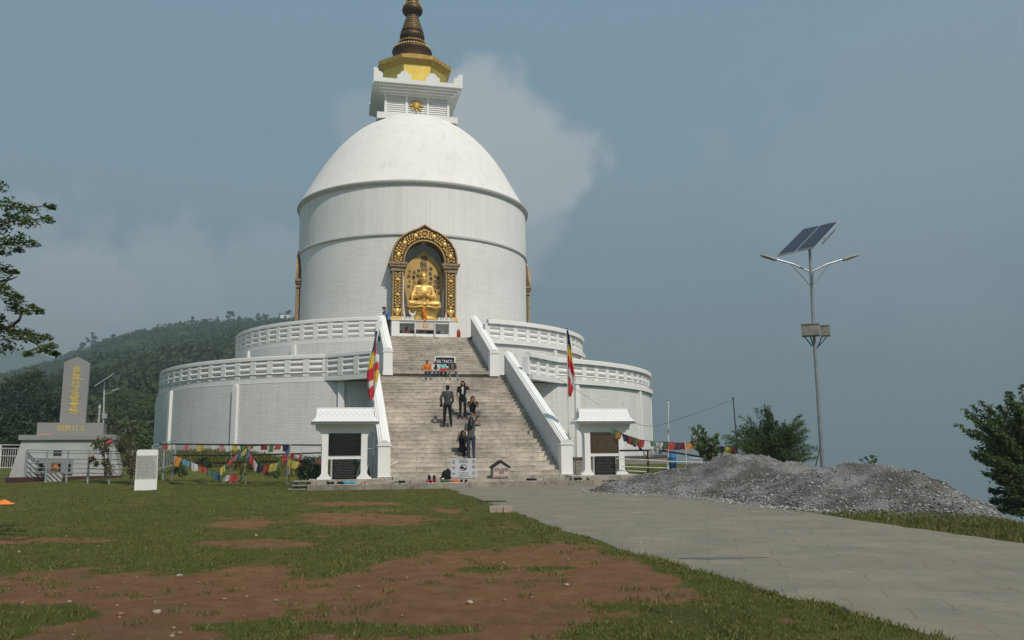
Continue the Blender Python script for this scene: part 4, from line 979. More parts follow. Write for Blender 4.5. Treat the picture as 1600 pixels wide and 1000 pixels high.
# donation box
u0, u1, z0, z1 = panel_at(768, 731, 794.5, 752.5, 24.25)
z0 = .402
e = empty('donation_box', W((u0+u1)/2, 24.25, z0-.0), TH+rad(4), 'pink donation box with a dark gabled roof frame', 'donation box'); hw = (u1-u0)/2; h = z1-z0
m = MB(); m.box((-hw+.03, -.14, .03), (hw, .16, h)); bx = m.build('box', solid('box_pink', (.52, .42, .38)), e)
m = MB(); m.box((-hw+.0, -.12, .02), (-hw+.028, .15, h)); m.build('side', solid('box_side', (.20, .19, .18)), e)
m = MB(); m.prism([(-hw+.02, h+.002), (hw, h+.002), (0, h+.20)], -.12, .14); m.build('gable', solid('box_gable', (.46, .43, .40)), e)
for s in (-1, 1): m = MB(); m.prism([(s*(hw+.05), h-.01), (s*(hw+.05), h+.035), (0, h+.275), (0, h+.225)], -.17, .17); m.build('roof', solid('roof_dark', (.03, .022, .028)), e)
m = MB()
for s in (-1, 1): m.box((s*(hw-.08)-.04, -.13, 0), (s*(hw-.08)+.04, .1, .029))
m.build('foot', M['rust_dark'], e)
ink = solid('box_ink', (.06, .03, .02))
text('lettering', 'दान-पात्र', .155, ink, bx, (.015, -.142, h*.80)); text('lettering', 'पेटी', .14, ink, bx, (.015, -.142, h*.50)); text('lettering', 'DONATIONS', .088, ink, bx, (.015, -.142, h*.17))
# backpack
p = onv(697, 754, 24.3)
e = empty('backpack', W(p[0], 24.3, .40), TH, 'black backpack slumped on the platform beside the notice board', 'bag')
m = MB(); m.ell((0, 0, .16), (.17, .11, .18), 12, 9); m.ell((.07, 0, .24), (.11, .09, .13), 12, 9); m.cap_((-.14, -.03, .05), (.12, -.03, .05), .07, .07); union(m, .014, 'body', cloth('blackbag', (.014, .014, .015)), e)
MB().tube([(.02, .05, .3), (.06, .06, .40), (.12, .06, .32)], .012, 6).build('handle', cloth('blackbag', (.014, .014, .015)), e)
MB().cap_((-.16, -.12, .03), (-.10, -.12, .03), .02, .02).build('label_patch', M['white_clean'], e)
# white rail near the left kiosk
e = empty('white_handrail', W(-3.95, 22.6, .3), TH, 'thin white pipe handrail behind the left kiosk', 'handrail')
for pts in (((-.42, -.2, 0), (-.05, .3, 1.2), (.35, .3, 1.2)), ((-.12, -.2, 0), (.2, .25, 1.05))): MB().tube(pts, .022, 8).build('rail', M['white_pipe'], e)
e = empty('white_gate_rail', W(3.98, 22.2, .3), TH, 'short white pipe railing between the stair post and the right kiosk', 'railing')
for x in (-.22, .0, .2): MB().tube([(x, 0, 0), (x, 0, 1.62)], .02, 8).build('upright', M['white_pipe'], e)
for z in (1.25, 1.45, 1.6): MB().tube([(-.3, 0, z), (.3, 0, z)], .016, 8).build('rail', M['white_pipe'], e)
p = onv(612, 733, 22.9)
e = empty('white_spout', W(-3.02, 23.3, .95), TH, 'small pale stone spout jutting from the bottom of the left parapet', 'spout'); m = MB(); m.cap_((-.1, 0, -.05), (.14, -.02, .06), .06, .05); m.build('spout', M['stone_white'], e)
# ------------------------------------------------------------------ shoes left on the kerb
def shoe(name, px, py, v, z, col, lab, yaw=0, boot=False, sole=(.5, .5, .48), grp=None, sandal=False):
    u = onv(px, py, v)[0]; e = empty(name, W(u, v, z), TH+yaw, lab, 'boot' if boot else 'sandal' if sandal else 'shoe', grp)
    m = MB(); out = [(.0, -.13), (.035, -.115), (.045, -.06), (.036, .02), (.04, .09), (.028, .13), (0, .14), (-.028, .13), (-.04, .09), (-.034, .02), (-.04, -.06), (-.03, -.115)]
    vs = [(x*1.05, y, zz) for zz in (0, .025) for x, y in out]; n = len(out); m.add(vs, [tuple(range(n-1, -1, -1)), tuple(range(n, 2*n))]+[(i, (i+1) % n, n+(i+1) % n, n+i) for i in range(n)])
    m.build('sole', solid('sole_%d' % int(sole[0]*100), sole), e)
    if sandal: MB().tube([(-.045, -.03, .024), (-.02, -.045, .06), (.02, -.045, .06), (.045, -.03, .024)], .016, 6).build('strap', col, e)
    else:
        m = MB(); m.cap_((0, -.08, .045), (0, .0, .065), .042, .046); m.cap_((0, .0, .06), (0, .085, .07), .044, .046); 
        if boot: m.cap_((0, .085, .07), (0, .09, .22), .048, .056)
        union(m, .009, 'upper', col, e)
bluep, blackp, redp, brownp, greenp, orangep = [cloth(n, c) for n, c in (('shoe_blue', (.05, .34, .55)), ('shoe_black', (.018, .018, .02)), ('shoe_red', (.60, .03, .05)), ('shoe_brown', (.06, .028, .022)), ('shoe_green', (.10, .13, .05)), ('shoe_orange', (.62, .13, .06)))]
kz = .302; G = 'shoes along the platform edge'
VS = 24.82
for px, c, lab, kw in ((541, bluep, 'bright blue shoe, nearer to the red sandals of the blue pair', dict(yaw=1.4)), (551, bluep, 'bright blue shoe of the pair in front of the left kiosk, right one', dict(yaw=1.5)),
        (514, blackp, 'black shoe at the far left end of the shoe row', dict(yaw=.5)), (520, blackp, 'second black shoe from the left end of the shoe row', dict(yaw=.2)), (529, blackp, 'black shoe standing left of the blue shoes', dict(yaw=-.4)), (534, blackp, 'black shoe touching the blue shoes', dict(yaw=.6)),
        (564, redp, 'dull red sandal right of the blue shoes', dict(sandal=True, yaw=.9)), (569, redp, 'dull red sandal, second right of the blue shoes', dict(sandal=True, yaw=1.1)),
        (615, blackp, 'black sandal at the left of the dark pairs below the left stair post', dict(sandal=True, yaw=.3)), (620, blackp, 'black sandal second in the dark pairs below the left stair post', dict(sandal=True, yaw=-.2)), (626, blackp, 'dark trainer with white trim below the left stair post', dict(yaw=.4)), (631, blackp, 'dark trainer at the right end of the dark pairs', dict(yaw=.1)),
        (668, redp, 'red shoe with a white sole beside the black boots', dict(yaw=math.pi, sole=(.7, .7, .68))), (675, redp, 'red shoe with a white sole beside the brown boot', dict(yaw=math.pi, sole=(.7, .7, .68))),
        (693, greenp, 'olive shoe in front of the black backpack', dict(yaw=.8)), (700, greenp, 'olive shoe with pale laces below the notice board', dict(yaw=1.2)),
        (709, orangep, 'orange trainer below the notice board', dict(yaw=1.2, sole=(.7, .7, .68))), (714, orangep, 'orange trainer nearest the dark shoes below the notice board', dict(yaw=.9, sole=(.7, .7, .68))),
        (721, blackp, 'black shoe under the right half of the notice board', dict(yaw=math.pi)), (728, blackp, 'black shoe under the right corner of the notice board', dict(yaw=math.pi)),
        (798, pm('shoe_white', (.6, .6, .58), .8), 'white sandal right of the donation box', dict(sandal=True, yaw=1.)), (828, blackp, 'black shoe by itself near the path, left of its pair', dict(yaw=1.3)), (834, blackp, 'black shoe by itself near the path, right of its pair', dict(yaw=1.5)),
        (901, blackp, 'black shoe below the right kiosk, left of its pair', dict(yaw=.4)), (907, blackp, 'black shoe below the right kiosk, right of its pair', dict(yaw=.1))):
    shoe('sandal' if kw.get('sandal') else 'shoe', px, 760, VS, kz, c, lab, grp=G, **kw)
shoe('boot', 671.5, 756, 24.6, kz, blackp, 'tall black boot behind the red shoes', 0.1, True); shoe('boot', 679, 757, 24.75, kz, brownp, 'tall brown boot beside the red shoes', 0.0, True)
# ================================================================== LAND
_H = np.random.default_rng(3).random((256, 256))
def vn(x, y, s, o=3):
    r = 0; a = 1; tot = 0
    for k in range(o):
        X, Y = np.asarray(x)/s*2**k+17.3*k, np.asarray(y)/s*2**k+5.1*k
        i, j = np.floor(X).astype(int), np.floor(Y).astype(int); fx, fy = X-i, Y-j; fx, fy = fx*fx*(3-2*fx), fy*fy*(3-2*fy)
        h = lambda p, q: _H[p % 256, q % 256]
        r = r+a*((h(i, j)*(1-fx)+h(i+1, j)*fx)*(1-fy)+(h(i, j+1)*(1-fx)+h(i+1, j+1)*fx)*fy); tot += a; a *= .5
    return r/tot
def ground_z(x, y):
    x, y = np.asarray(x, float), np.asarray(y, float)
    b = .12*ss(10, 27, y); d = np.hypot(x-AX, y-AY); b = b+.8*ss(21.5, 16.4, d)*ss(32, 38, y+.25*np.maximum(0, -x-8))*ss(2, -6, x)
    uu_, vv_ = (x-AX)*CT+(y-AY)*ST, (x-AX)*ST-(y-AY)*CT; b = b+.55*ss(25, 23, d)*ss(7.0, 8.4, uu_)*ss(12, 15, vv_)*ss(31.2, 32.4, y)
    b = b+.30*ss(31, 36, y)*ss(-9, -14, x)
    def fall(e, g): e = np.maximum(e, 0); return np.where(e < 3, .23*e**1.5, 1.195+g*(e-3))
    b = b-np.minimum(fall(x-(9.0+.055*(y-18)), .62), 540)
    b = b-np.minimum(fall(y-88, .5), 540)*ss(-60, -10, x) - np.minimum(fall(-(x+70), .25), 60)
    b = np.maximum(b, -540)
    near = ss(60, 40, np.hypot(x, y-15))
    return b+near*((vn(x, y, 1.7)-.5)*.05+(vn(x+40, y, .35)-.5)*.022)*ss(31.5, 29, y+.2*x)
def pxpy(x, y, z):
    zz = z-CH; d = y*CP+zz*SP; d = np.where(d < .5, .5, d); u = -y*SP+zz*CP; X = x/d*FOC; Y = -u/d*FOC
    c, s = math.cos(ROLL), math.sin(ROLL); return 800+X*c-Y*s, 500+X*s+Y*c
SOIL = [(520, 925, 600, 36), (860, 905, 210, 50), (900, 868, 140, 20), (150, 912, 330, 22), (700, 965, 330, 40), (560, 1015, 420, 36), (200, 1000, 260, 34), (260, 940, 420, 48), (30, 915, 160, 22), (120, 905, 200, 14), (400, 818, 95, 12), (560, 812, 120, 12), (560, 787, 100, 4.5), (400, 850, 120, 8), (60, 845, 120, 6), (840, 880, 130, 22), (660, 890, 90, 18), (700, 800, 30, 4), (980, 905, 60, 40)]
GRS = [(70, 958, 130, 20), (470, 980, 200, 11), (750, 890, 50, 6), (940, 990, 80, 20), (640, 985, 130, 10), (870, 888, 60, 5)]
def soil_mask(x, y):
    z = ground_z(x, y); px, py = pxpy(x, y, z); f = np.full_like(px, -1.)
    for a, b, rx, ry in SOIL: f = np.maximum(f, (.62 if b < 862 else 1)-((px-a)/rx)**2-((py-b)/ry)**2)
    for a, b, rx, ry in GRS: f = f-1.4*np.maximum(0, 1-((px-a)/rx)**2-((py-b)/ry)**2)
    f = np.where(f < -.6, -.6, f)
    f = np.maximum(f, -.6)+(vn(x, y, 1.1, 5)-.5)*2.3+(vn(x+9, y+3, .25, 3)-.5)*.9
    f = f-.9*ss(.0, .7, 0.7-np.abs(x-np.interp(y, PY, PLX)))*(y < 22)
    return ss(-.45, .85, f)*(y > 1)*(y < 32)
PY = np.array([-8, 3, 6.56, 8.92, 13.1, 20, 25, 29.6, 31]); PLX = np.array([7.5, 4.35, 3.25, 2.55, 1.34, -.35, -1.5, -2.45, -2.8]); PRX = np.array([11.4, 9.6, 8.85, 8.3, 7.42, 5.95, 4.85, 4.1, 4.0])
def axis_pts(lo, hi, st, end0, end1):
    a = list(np.arange(lo, hi, st)); d = st; x = a[-1]
    while x < end1: d *= 1.16; x += d; a.append(x)
    d = st; x = a[0]; pre = []
    while x > end0: d *= 1.16; x -= d; pre.append(x)
    return np.array(pre[::-1]+a)
xs = axis_pts(-15, 12.5, .10, -6000, 6500); ys = axis_pts(3.2, 33, .10, -400, 7000)
Xg, Yg = np.meshgrid(xs, ys); Zg = ground_z(Xg, Yg); So = soil_mask(Xg, Yg)
nx, ny = len(xs), len(ys); idx = np.arange(nx*ny).reshape(ny, nx)
Fg = np.stack([idx[:-1, :-1], idx[:-1, 1:], idx[1:, 1:], idx[1:, :-1]], -1).reshape(-1, 4)
t = NT('lawn_and_soil'); c = t.coord()
at_ = t.n('ShaderNodeAttribute', attribute_name='soil')
n1 = t.noise(3.2, 8, .7, c); n2 = t.noise(24, 5, .7, c); n3 = t.noise(.5, 4, .6, c)
gcol = t.ramp(n1, [(.3, (.072, .086, .020)), (.5, (.100, .112, .028)), (.7, (.155, .130, .050))])
gcol = t.mix(1., gcol, t.ramp(n3, [(.3, (.75, .8, .72)), (.7, (1.15, 1.1, 1.05))]), 'MULTIPLY')
n9 = t.noise(2.1, 9, .78, c)
scol = t.ramp(n1, [(.25, (.155, .080, .037)), (.5, (.232, .120, .058)), (.75, (.30, .180, .102))])
scol = t.mix(t.ramp(n2, [(.60, (0, 0, 0)), (.75, (1, 1, 1))]), scol, (.235, .155, .095))
scol = t.mix(t.ramp(n9, [(.54, (0, 0, 0)), (.66, (.75, .75, .75))]), scol, (.125, .115, .045))
scol = t.mix(t.ramp(n3, [(.45, (0, 0, 0)), (.75, (.6, .6, .6))]), scol, (.150, .096, .055))
n6 = t.noise(5, 6, .75, c); sm = t.n('ShaderNodeMath', operation='MULTIPLY_ADD'); t.l(n6, sm.inputs[0]); sm.inputs[1].default_value = 1.5; sm.inputs[2].default_value = -.75
ad = t.n('ShaderNodeMath', operation='MULTIPLY_ADD'); t.l(n2, ad.inputs[0]); ad.inputs[1].default_value = 1.1; t.l(sm.outputs[0], ad.inputs[2])
a2 = t.n('ShaderNodeMath', operation='ADD'); t.l(at_.outputs['Fac'], a2.inputs[0]); t.l(ad.outputs[0], a2.inputs[1])
t.l(t.mix(t.ramp(a2.outputs[0], [(.80, (0, 0, 0)), (1.0, (1, 1, 1))]), gcol, scol), t.b.inputs['Base Color'])
t.b.inputs['Roughness'].default_value = .95; t.b.inputs['Specular IOR Level'].default_value = .1
t.bump(t.noise(30, 8, .8, c), .9, .05)
gr = npmesh('ground', np.stack([Xg, Yg, Zg], -1).reshape(-1, 3), Fg, t.m, smooth=True, attrs={'soil': So.ravel()}); gr['kind'] = 'structure'
# path
t = NT('flagstone_path'); c = t.coord(); mp = t.n('ShaderNodeMapping'); mp.inputs['Rotation'].default_value = (0, 0, rad(13)); t.l(c, mp.inputs['Vector'])
nz = t.n('ShaderNodeTexNoise'); nz.inputs['Scale'].default_value = 1.6; t.l(mp.outputs[0], nz.inputs['Vector'])
wv = t.n('ShaderNodeVectorMath', operation='MULTIPLY_ADD'); t.l(nz.outputs['Color'], wv.inputs[0]); wv.inputs[1].default_value = (.12, .10, 0); t.l(mp.outputs[0], wv.inputs[2])
bt = t.n('ShaderNodeTexBrick'); t.l(wv.outputs[0], bt.inputs['Vector']); bt.inputs['Scale'].default_value = 1; bt.inputs['Brick Width'].default_value = .85; bt.inputs['Row Height'].default_value = .52; bt.inputs['Mortar Size'].default_value = .012; bt.inputs['Mortar Smooth'].default_value = .4; bt.inputs['Bias'].default_value = 0
bt.inputs['Color1'].default_value = (.195, .184, .150, 1); bt.inputs['Color2'].default_value = (.225, .205, .165, 1); bt.inputs['Mortar'].default_value = (.165, .155, .128, 1)
col = t.mix(1., bt.outputs['Color'], t.ramp(t.noise(1.1, 7, .7, c), [(.3, (.80, .82, .83)), (.7, (1.2, 1.15, 1.05))]), 'MULTIPLY')
col = t.mix(t.ramp(t.noise(.7, 6, .7, c), [(.48, (0, 0, 0)), (.7, (.8, .8, .8))]), col, (.20, .165, .12))
col = t.mix(t.ramp(t.noise(5, 7, .75, c), [(.56, (0, 0, 0)), (.72, (.7, .7, .7))]), col, (.11, .105, .09))
t.l(col, t.b.inputs['Base Color']); t.b.inputs['Roughness'].default_value = .8; t.b.inputs['Specular IOR Level'].default_value = .25
hs = t.n('ShaderNodeMath', operation='MULTIPLY_ADD'); t.l(bt.outputs['Fac'], hs.inputs[0]); hs.inputs[1].default_value = -1.; t.l(t.noise(22, 6, .7, c), hs.inputs[2]); t.bump(hs.outputs[0], .35, .012)
yy = np.concatenate([np.arange(-6, 3, .5), np.arange(3, 30.6, .1)]); L_, R_ = np.interp(yy, PY, PLX), np.interp(yy, PY, PRX); wob = (vn(yy, yy*0+3, .5, 3)-.5)*.22; L_ = L_+wob; R_ = R_+(vn(yy, yy*0+8, .6, 3)-.5)*.3
S_ = np.linspace(0, 1, 40); PX = L_[:, None]*(1-S_)+R_[:, None]*S_; PYg = np.repeat(yy[:, None], 40, 1)
# the path ends against the kerb of the platform
fv = lambda X, Y: (X-AX)*ST-(Y-AY)*CT
PZ = ground_z(PX, PYg)*.25+(.12*ss(10, 27, PYg))*.75+.018-.02*ss(8, 9.5, PX)
e_ = np.minimum(S_, 1-S_); PZ = PZ-.035*(e_ < .001)
n40 = len(yy); idx = np.arange(n40*40).reshape(n40, 40); Fp = np.stack([idx[:-1, :-1], idx[:-1, 1:], idx[1:, 1:], idx[1:, :-1]], -1).reshape(-1, 4)
pa = npmesh('path', np.stack([PX, PYg, np.maximum(PZ, ground_z(PX, PYg)+.012*(e_ > .001)-.03*(e_ < .001))], -1).reshape(-1, 3), Fp, t.m, smooth=True); pa['kind'] = 'structure'
def gpt(px, py, dz=0):
    p = gz(px, py, .05)
    for _ in range(4): p = gz(px, py, float(ground_z(p.x, p.y)))
    return Vector((p.x, p.y, p.z+dz))
# loose stones and pebbles
def rock_arrays(P, R, rng):
    base = MB().ell((0, 0, 0), 1, 6, 4); bv = np.array(base.v); bf = [f if len(f) == 4 else f+(f[-1],) for f in base.f]
    n = len(P); sc_ = R[:, None]*rng.uniform(.6, 1.2, (n, 3))*np.array([1.15, 1.0, .7]); th = rng.uniform(0, 6.28, n)
    v = bv[None]*(1+rng.uniform(-.22, .22, (n, len(bv), 1)))*sc_[:, None]
    x = v[..., 0]*np.cos(th)[:, None]-v[..., 1]*np.sin(th)[:, None]; y = v[..., 0]*np.sin(th)[:, None]+v[..., 1]*np.cos(th)[:, None]
    v = np.stack([x, y, v[..., 2]], -1)+P[:, None]
    tri = [f[:3] if f[2] == f[3] else f for f in bf]; F3 = []
    for f in tri: F3.append(f[:3]); (F3.append((f[0], f[2], f[3])) if len(f) == 4 else None)
    F3 = np.array(F3); F = (F3[None]+np.arange(n)[:, None, None]*len(bv)).reshape(-1, 3)
    return v.reshape(-1, 3), F
def isl_mat(name, cols, rough=.85):
    t = NT(name); g = t.n('ShaderNodeNewGeometry'); t.l(t.ramp(g.outputs['Random Per Island'], [(i/(len(cols)-1), c) for i, c in enumerate(cols)]), t.b.inputs['Base Color']); t.b.inputs['Roughness'].default_value = rough; t.b.inputs['Specular IOR Level'].default_value = .2; return t.m
r_ = np.random.default_rng(21)
Y_ = 4.5+26*r_.random(1500)**1.3; X_ = (r_.random(1500)-.5)*1.25*Y_
ok = (X_ < np.interp(Y_, PY, PLX)-.05) & (fv(X_, Y_) > 25.2) & (r_.random(1500) < .25+.75*soil_mask(X_, Y_)); X_, Y_ = X_[ok], Y_[ok]
Rr = .008+.022*r_.random(len(X_))**4; v, f = rock_arrays(np.stack([X_, Y_, ground_z(X_, Y_)+Rr*.3], -1), Rr, r_)
tag(npmesh('pebbles', v, f, isl_mat('pebble_mix', [(.15, .09, .055), (.24, .17, .115), (.19, .12, .075), (.33, .27, .21)])), 'small scattered pebbles on the bare soil and lawn', 'pebbles', kind='stuff')
for i, (px, py, r, lab) in enumerate(((280, 901, .055, 'pale fist sized stone at the lawn edge above the bare soil'), (734, 943, .05, 'pale stone lying alone on the red soil right of centre'), (1000, 850, .04, 'small white stone on the grass by the path edge'), (400, 838, .05, 'pale stone on the middle of the lawn'), (245, 958, .04, 'flat pale stone on the soil at lower left'), (885, 915, .035, 'pale stone near the right end of the soil patch'), (787, 880, .03, 'small pale stone at the upper edge of the soil'))):
    p = gpt(px, py); v, f = rock_arrays(np.array([[0, 0, r*.25]]), np.array([r*.75]), np.random.default_rng(i)); o = npmesh('stone', v, f, pm('field_stone', (.36, .31, .25), .9, 0, .3, 20, .4, 40)); o.location = p; tag(o, lab, 'stone', 'loose stones on the lawn')
# grass
def blades(X, Y, h, w, rng, lean=.6):
    n = len(X); Z = ground_z(X, Y); th = rng.uniform(0, 6.28, n); dx, dy = np.cos(th)*w, np.sin(th)*w; l = rng.uniform(0, 6.28, n); lx, ly = np.cos(l)*h*lean, np.sin(l)*h*lean
    p = np.stack([np.stack([X-dx, Y-dy, Z-.004], -1), np.stack([X+dx, Y+dy, Z-.004], -1), np.stack([X+dx*.6+lx*.45, Y+dy*.6+ly*.45, Z+h*.62], -1), np.stack([X+lx, Y+ly, Z+h*.95], -1)], 1)
    return p.reshape(-1, 3), np.arange(4*n).reshape(n, 4)
N = 400000; Y_ = 4.4+30*r_.random(N)**1.75; X_ = (r_.random(N)-.52)*1.36*Y_
msk = soil_mask(X_, Y_); pl_, pr_ = np.interp(Y_, PY, PLX)+(vn(Y_, Y_*0+3, .5, 3)-.5)*.22, np.interp(Y_, PY, PRX)
keep = (r_.random(N) > np.minimum(1, msk*1.5)*.985) & ((X_ < pl_+.05) | (X_ > pr_-.12)) & ((fv(X_, Y_) > 25.03) | (np.abs(X_-AX-6) > 30)) & (r_.random(N) < .15+1.1*ss(.25, .7, vn(X_, Y_, .7, 4)))
keep |= (fv(X_, Y_) < 25.03) & (((X_-AX)*CT+(Y_-AY)*ST) < -6.2) & (Y_ < 33.5)
keep &= ~((X_ > pr_-.1) & (Y_ > 17.3)) ; X_, Y_ = X_[keep], Y_[keep]; pl_ = pl_[keep]
edge = np.exp(-np.abs(X_-pl_)/.18); hN = (.008+.019*r_.random(len(X_)))*(.6+.9*vn(X_+5, Y_, .8, 3))*(1+1.2*edge)*(1+.006*Y_); v, f = blades(X_, Y_, hN, .0028+.00055*Y_*.6, r_)
V_, F_ = [v], [f]
Nt = 1700; ty = 4.6+26*r_.random(Nt)**1.5; tx = (r_.random(Nt)-.52)*1.3*ty; k_ = (tx < np.interp(ty, PY, PLX)+.02) & (fv(tx, ty) > 25.2) & (r_.random(Nt) > .75*soil_mask(tx, ty)); tx, ty = tx[k_], ty[k_]
bx = np.repeat(tx, 26)+r_.normal(0, .045, len(tx)*26)*np.repeat(1+.03*ty, 26); by = np.repeat(ty, 26)+r_.normal(0, .045, len(tx)*26)*np.repeat(1+.03*ty, 26)
v, f = blades(bx, by, .018+.038*r_.random(len(bx)), .0028+.0004*by, r_, .7); V_.append(v); F_.append(f+len(V_[0]))
tag(npmesh('grass', np.concatenate(V_), np.concatenate(F_), M['grass']), 'short trampled lawn grass with clumps', 'grass', kind='stuff')
# grass verge right of the path
N = 16000; yv = 11.5+6.3*r_.random(N); xv = np.interp(yv, PY, PRX)-.1+4.2*r_.random(N)**.8; v, f = blades(xv, yv, (.05+.10*r_.random(N))*(1-.4*vn(xv, yv, .7)), .0065, r_, .6)
tag(npmesh('verge_grass', v, f, M['grass']), 'longer grass along the right side of the path', 'grass', kind='stuff')
# weeds on the bank below the left terrace wall
N = 26000; a_ = np.radians(r_.uniform(-78, -15, N)); q = r_.uniform(15.3, 19.0, N); uu, vv = q*np.sin(a_), q*np.cos(a_); xw, yw = AX+uu*CT+vv*ST, AY+uu*ST-vv*CT
v, f = blades(xw, yw, (.08+.30*r_.random(N)**2)*(.5+vn(xw, yw, 2.)), .012, r_, .5); tag(npmesh('weeds', v, f, M['grass']), 'rough weeds on the bank below the left terrace wall', 'weeds', kind='stuff')
# ------------------------------------------------------------------ gravel heap
HEAP = [(6.35, 25.2, 1.18, .50), (7.2, 24.9, 1.20, .50), (7.9, 23.6, 1.02, .46), (5.4, 25.8, .98, .44), (4.4, 26.2, .62, .38), (3.6, 26.4, .28, .32), (8.25, 20.7, 1.12, .47), (8.75, 20.0, .98, .46), (9.1, 19.0, .70, .42), (9.2, 17.8, .34, .36), (8.3, 18.6, .40, .38), (9.25, 16.9, .12, .30), (7.6, 21.4, .86, .44)]
def heap_z(x, y):
    k = 7.; h = 0
    for a, b, t, g in HEAP: h = h+np.exp(k*(t-g*np.sqrt((x-a)**2+(y-b)**2+.05)))
    return np.log(h)/k+(vn(x, y, 1.3, 4)-.5)*.34
hx = np.arange(1.8, 13.5, .07); hy = np.arange(14.0, 30.5, .07); HX, HY = np.meshgrid(hx, hy); HZ = heap_z(HX, HY); GZ = ground_z(HX, HY)
HZ = HZ+(vn(HX, HY, .2, 3)-.5)*.11; hz = np.maximum(HZ, -.12)+np.maximum(GZ, -1.4)*.9
cell = (HZ[:-1, :-1] > -.06) | (HZ[1:, 1:] > -.06); idx = np.arange(HX.size).reshape(HX.shape)
Fh = np.stack([idx[:-1, :-1], idx[:-1, 1:], idx[1:, 1:], idx[1:, :-1]], -1)[cell]
t = NT('gravel'); c = t.coord(); n1 = t.noise(1.0, 5, .6, c); n2 = t.noise(38, 5, .75, c)
col = t.mix(t.ramp(n1, [(.42, (0, 0, 0)), (.60, (1, 1, 1))]), t.ramp(n2, [(.35, (.055, .050, .045)), (.6, (.115, .105, .093)), (.75, (.34, .33, .315))]), t.ramp(n2, [(.35, (.15, .145, .14)), (.58, (.30, .295, .28)), (.72, (.52, .51, .50))]))
t.l(col, t.b.inputs['Base Color']); t.b.inputs['Roughness'].default_value = .9; t.bump(n2, .9, .05)
he = empty('gravel_heap', (0, 0, 0), 0, 'long heap of grey crushed stone beside the path, two humps', 'gravel heap')
npmesh('heap', np.stack([HX, HY, hz], -1).reshape(-1, 3), Fh, t.m, he, smooth=True)
N = 52000; X_ = r_.uniform(2, 13, N); Y_ = r_.uniform(14.5, 29, N); Zh = heap_z(X_, Y_); front = 1-.75*ss(22.5, 26, Y_+.0*X_)
lo = np.exp(-np.maximum(Zh, 0)/.45); right = ss(7.0, 9.0, X_+.12*(Y_-20)*-1)
ok = (Zh > -.1) & (r_.random(N) < .42+.5*lo+.35*right); X_, Y_, Zh, lo = X_[ok], Y_[ok], Zh[ok], lo[ok]
Rr = .007+.020*r_.random(len(X_))**3+.022*lo*r_.random(len(X_))**2; zt = np.maximum(Zh+(vn(X_, Y_, .2, 3)-.5)*.11, -.1)+np.maximum(ground_z(X_, Y_), -1.4)*.9
zt = np.maximum(zt, ground_z(X_, Y_)+.005)
v, f = rock_arrays(np.stack([X_, Y_, zt+Rr*.35], -1), Rr, r_); tag(npmesh('loose_gravel', v, f, isl_mat('gravel_stones', [(.08, .076, .07), (.15, .145, .135), (.24, .235, .225), (.42, .41, .40), (.17, .162, .15), (.60, .59, .58)]), he), kind='stuff')
N = 1500; X_ = r_.normal(0, 1.6, N); tY = r_.uniform(15.5, 27.5, N); ex = np.interp(tY, [15.5, 18, 20, 24, 27.5], [8.9, 6.6, 5.9, 4.4, 2.6]); X_ = ex-np.abs(X_)*.28; Rr = .008+.016*r_.random(N)**2
v, f = rock_arrays(np.stack([X_, tY, np.maximum(ground_z(X_, tY), .12*ss(10, 27, tY)+.018)+Rr*.4], -1), Rr, r_); tag(npmesh('spilled_gravel', v, f, isl_mat('gravel_spill', [(.14, .13, .125), (.25, .24, .23), (.40, .39, .38)]), he), kind='stuff')
# ------------------------------------------------------------------ hills behind
def yh(px): return YH-(px-800)*.009
def hill(name, px0, px1, prof, Y0, Y1, ex, mat, bump, stp=7, nt=70, zs=-2.):
    pxs = np.arange(px0, px1, stp); py = np.interp(pxs, [p[0] for p in prof], [p[1] for p in prof]); top = CH+(yh(pxs)-py)/FOC*Y1*1.0
    T = np.linspace(0, 1.35, nt); TT, PP = np.meshgrid(T, pxs, indexing='ij'); Yh = Y0+(Y1-Y0)*TT; X = (PP-800)/FOC*Yh
    Xr = X*(CP+ (0)*SP)  # plan position along the same bearing
    Zh = np.where(TT <= 1, zs+(top[None]-zs)*np.clip(TT, 0, 1)**ex, top[None]-(TT-1)*(top[None]+60)*.8); Zh = Zh+bump*(vn(X, Yh, Y1*.06, 4)-.5)*np.sin(np.clip(TT, 0, 1)*math.pi)
    idx = np.arange(X.size).reshape(X.shape); F = np.stack([idx[:-1, :-1], idx[:-1, 1:], idx[1:, 1:], idx[1:, :-1]], -1).reshape(-1, 4)
    o = npmesh(name, np.stack([Xr, Yh, Zh], -1).reshape(-1, 3), F, mat, smooth=True); o['kind'] = 'structure'
    return lambda px, tq: (lambda tp: ((px-800)/FOC*(Y0+(Y1-Y0)*tq), Y0+(Y1-Y0)*tq, zs+(tp-zs)*tq**ex+bump*(vn((px-800)/FOC*(Y0+(Y1-Y0)*tq), Y0+(Y1-Y0)*tq, Y1*.06, 4)-.5)*np.sin(tq*math.pi)))(np.interp(px, pxs, top))
t = NT('wooded_hillside'); c = t.coord(); t.l(t.ramp(t.noise(.05, 7, .7, c), [(.3, (.034, .055, .020)), (.5, (.046, .066, .024)), (.72, (.066, .082, .032))]), t.b.inputs['Base Color']); t.b.inputs['Roughness'].default_value = .95; t.b.inputs['Specular IOR Level'].default_value = .05; t.bump(t.noise(.3, 6, .7, c), 1., 2.)
HP = [(-500, 560), (-250, 575), (0, 588), (60, 574), (100, 557), (130, 546), (160, 534), (200, 523), (250, 511), (300, 504), (370, 502), (450, 499), (520, 499), (700, 540), (850, 640), (940, 715)]
hs = hill('hill', -420, 945, HP, 62, 620, 1.12, t.m, 16)
hill('distant_hill', -700, 720, [(-700, 500), (-200, 528), (0, 541), (50, 552), (100, 572), (200, 590), (450, 585), (700, 640)], 900, 2600, 1.0, t.m, 60, 14, 40, -30.)
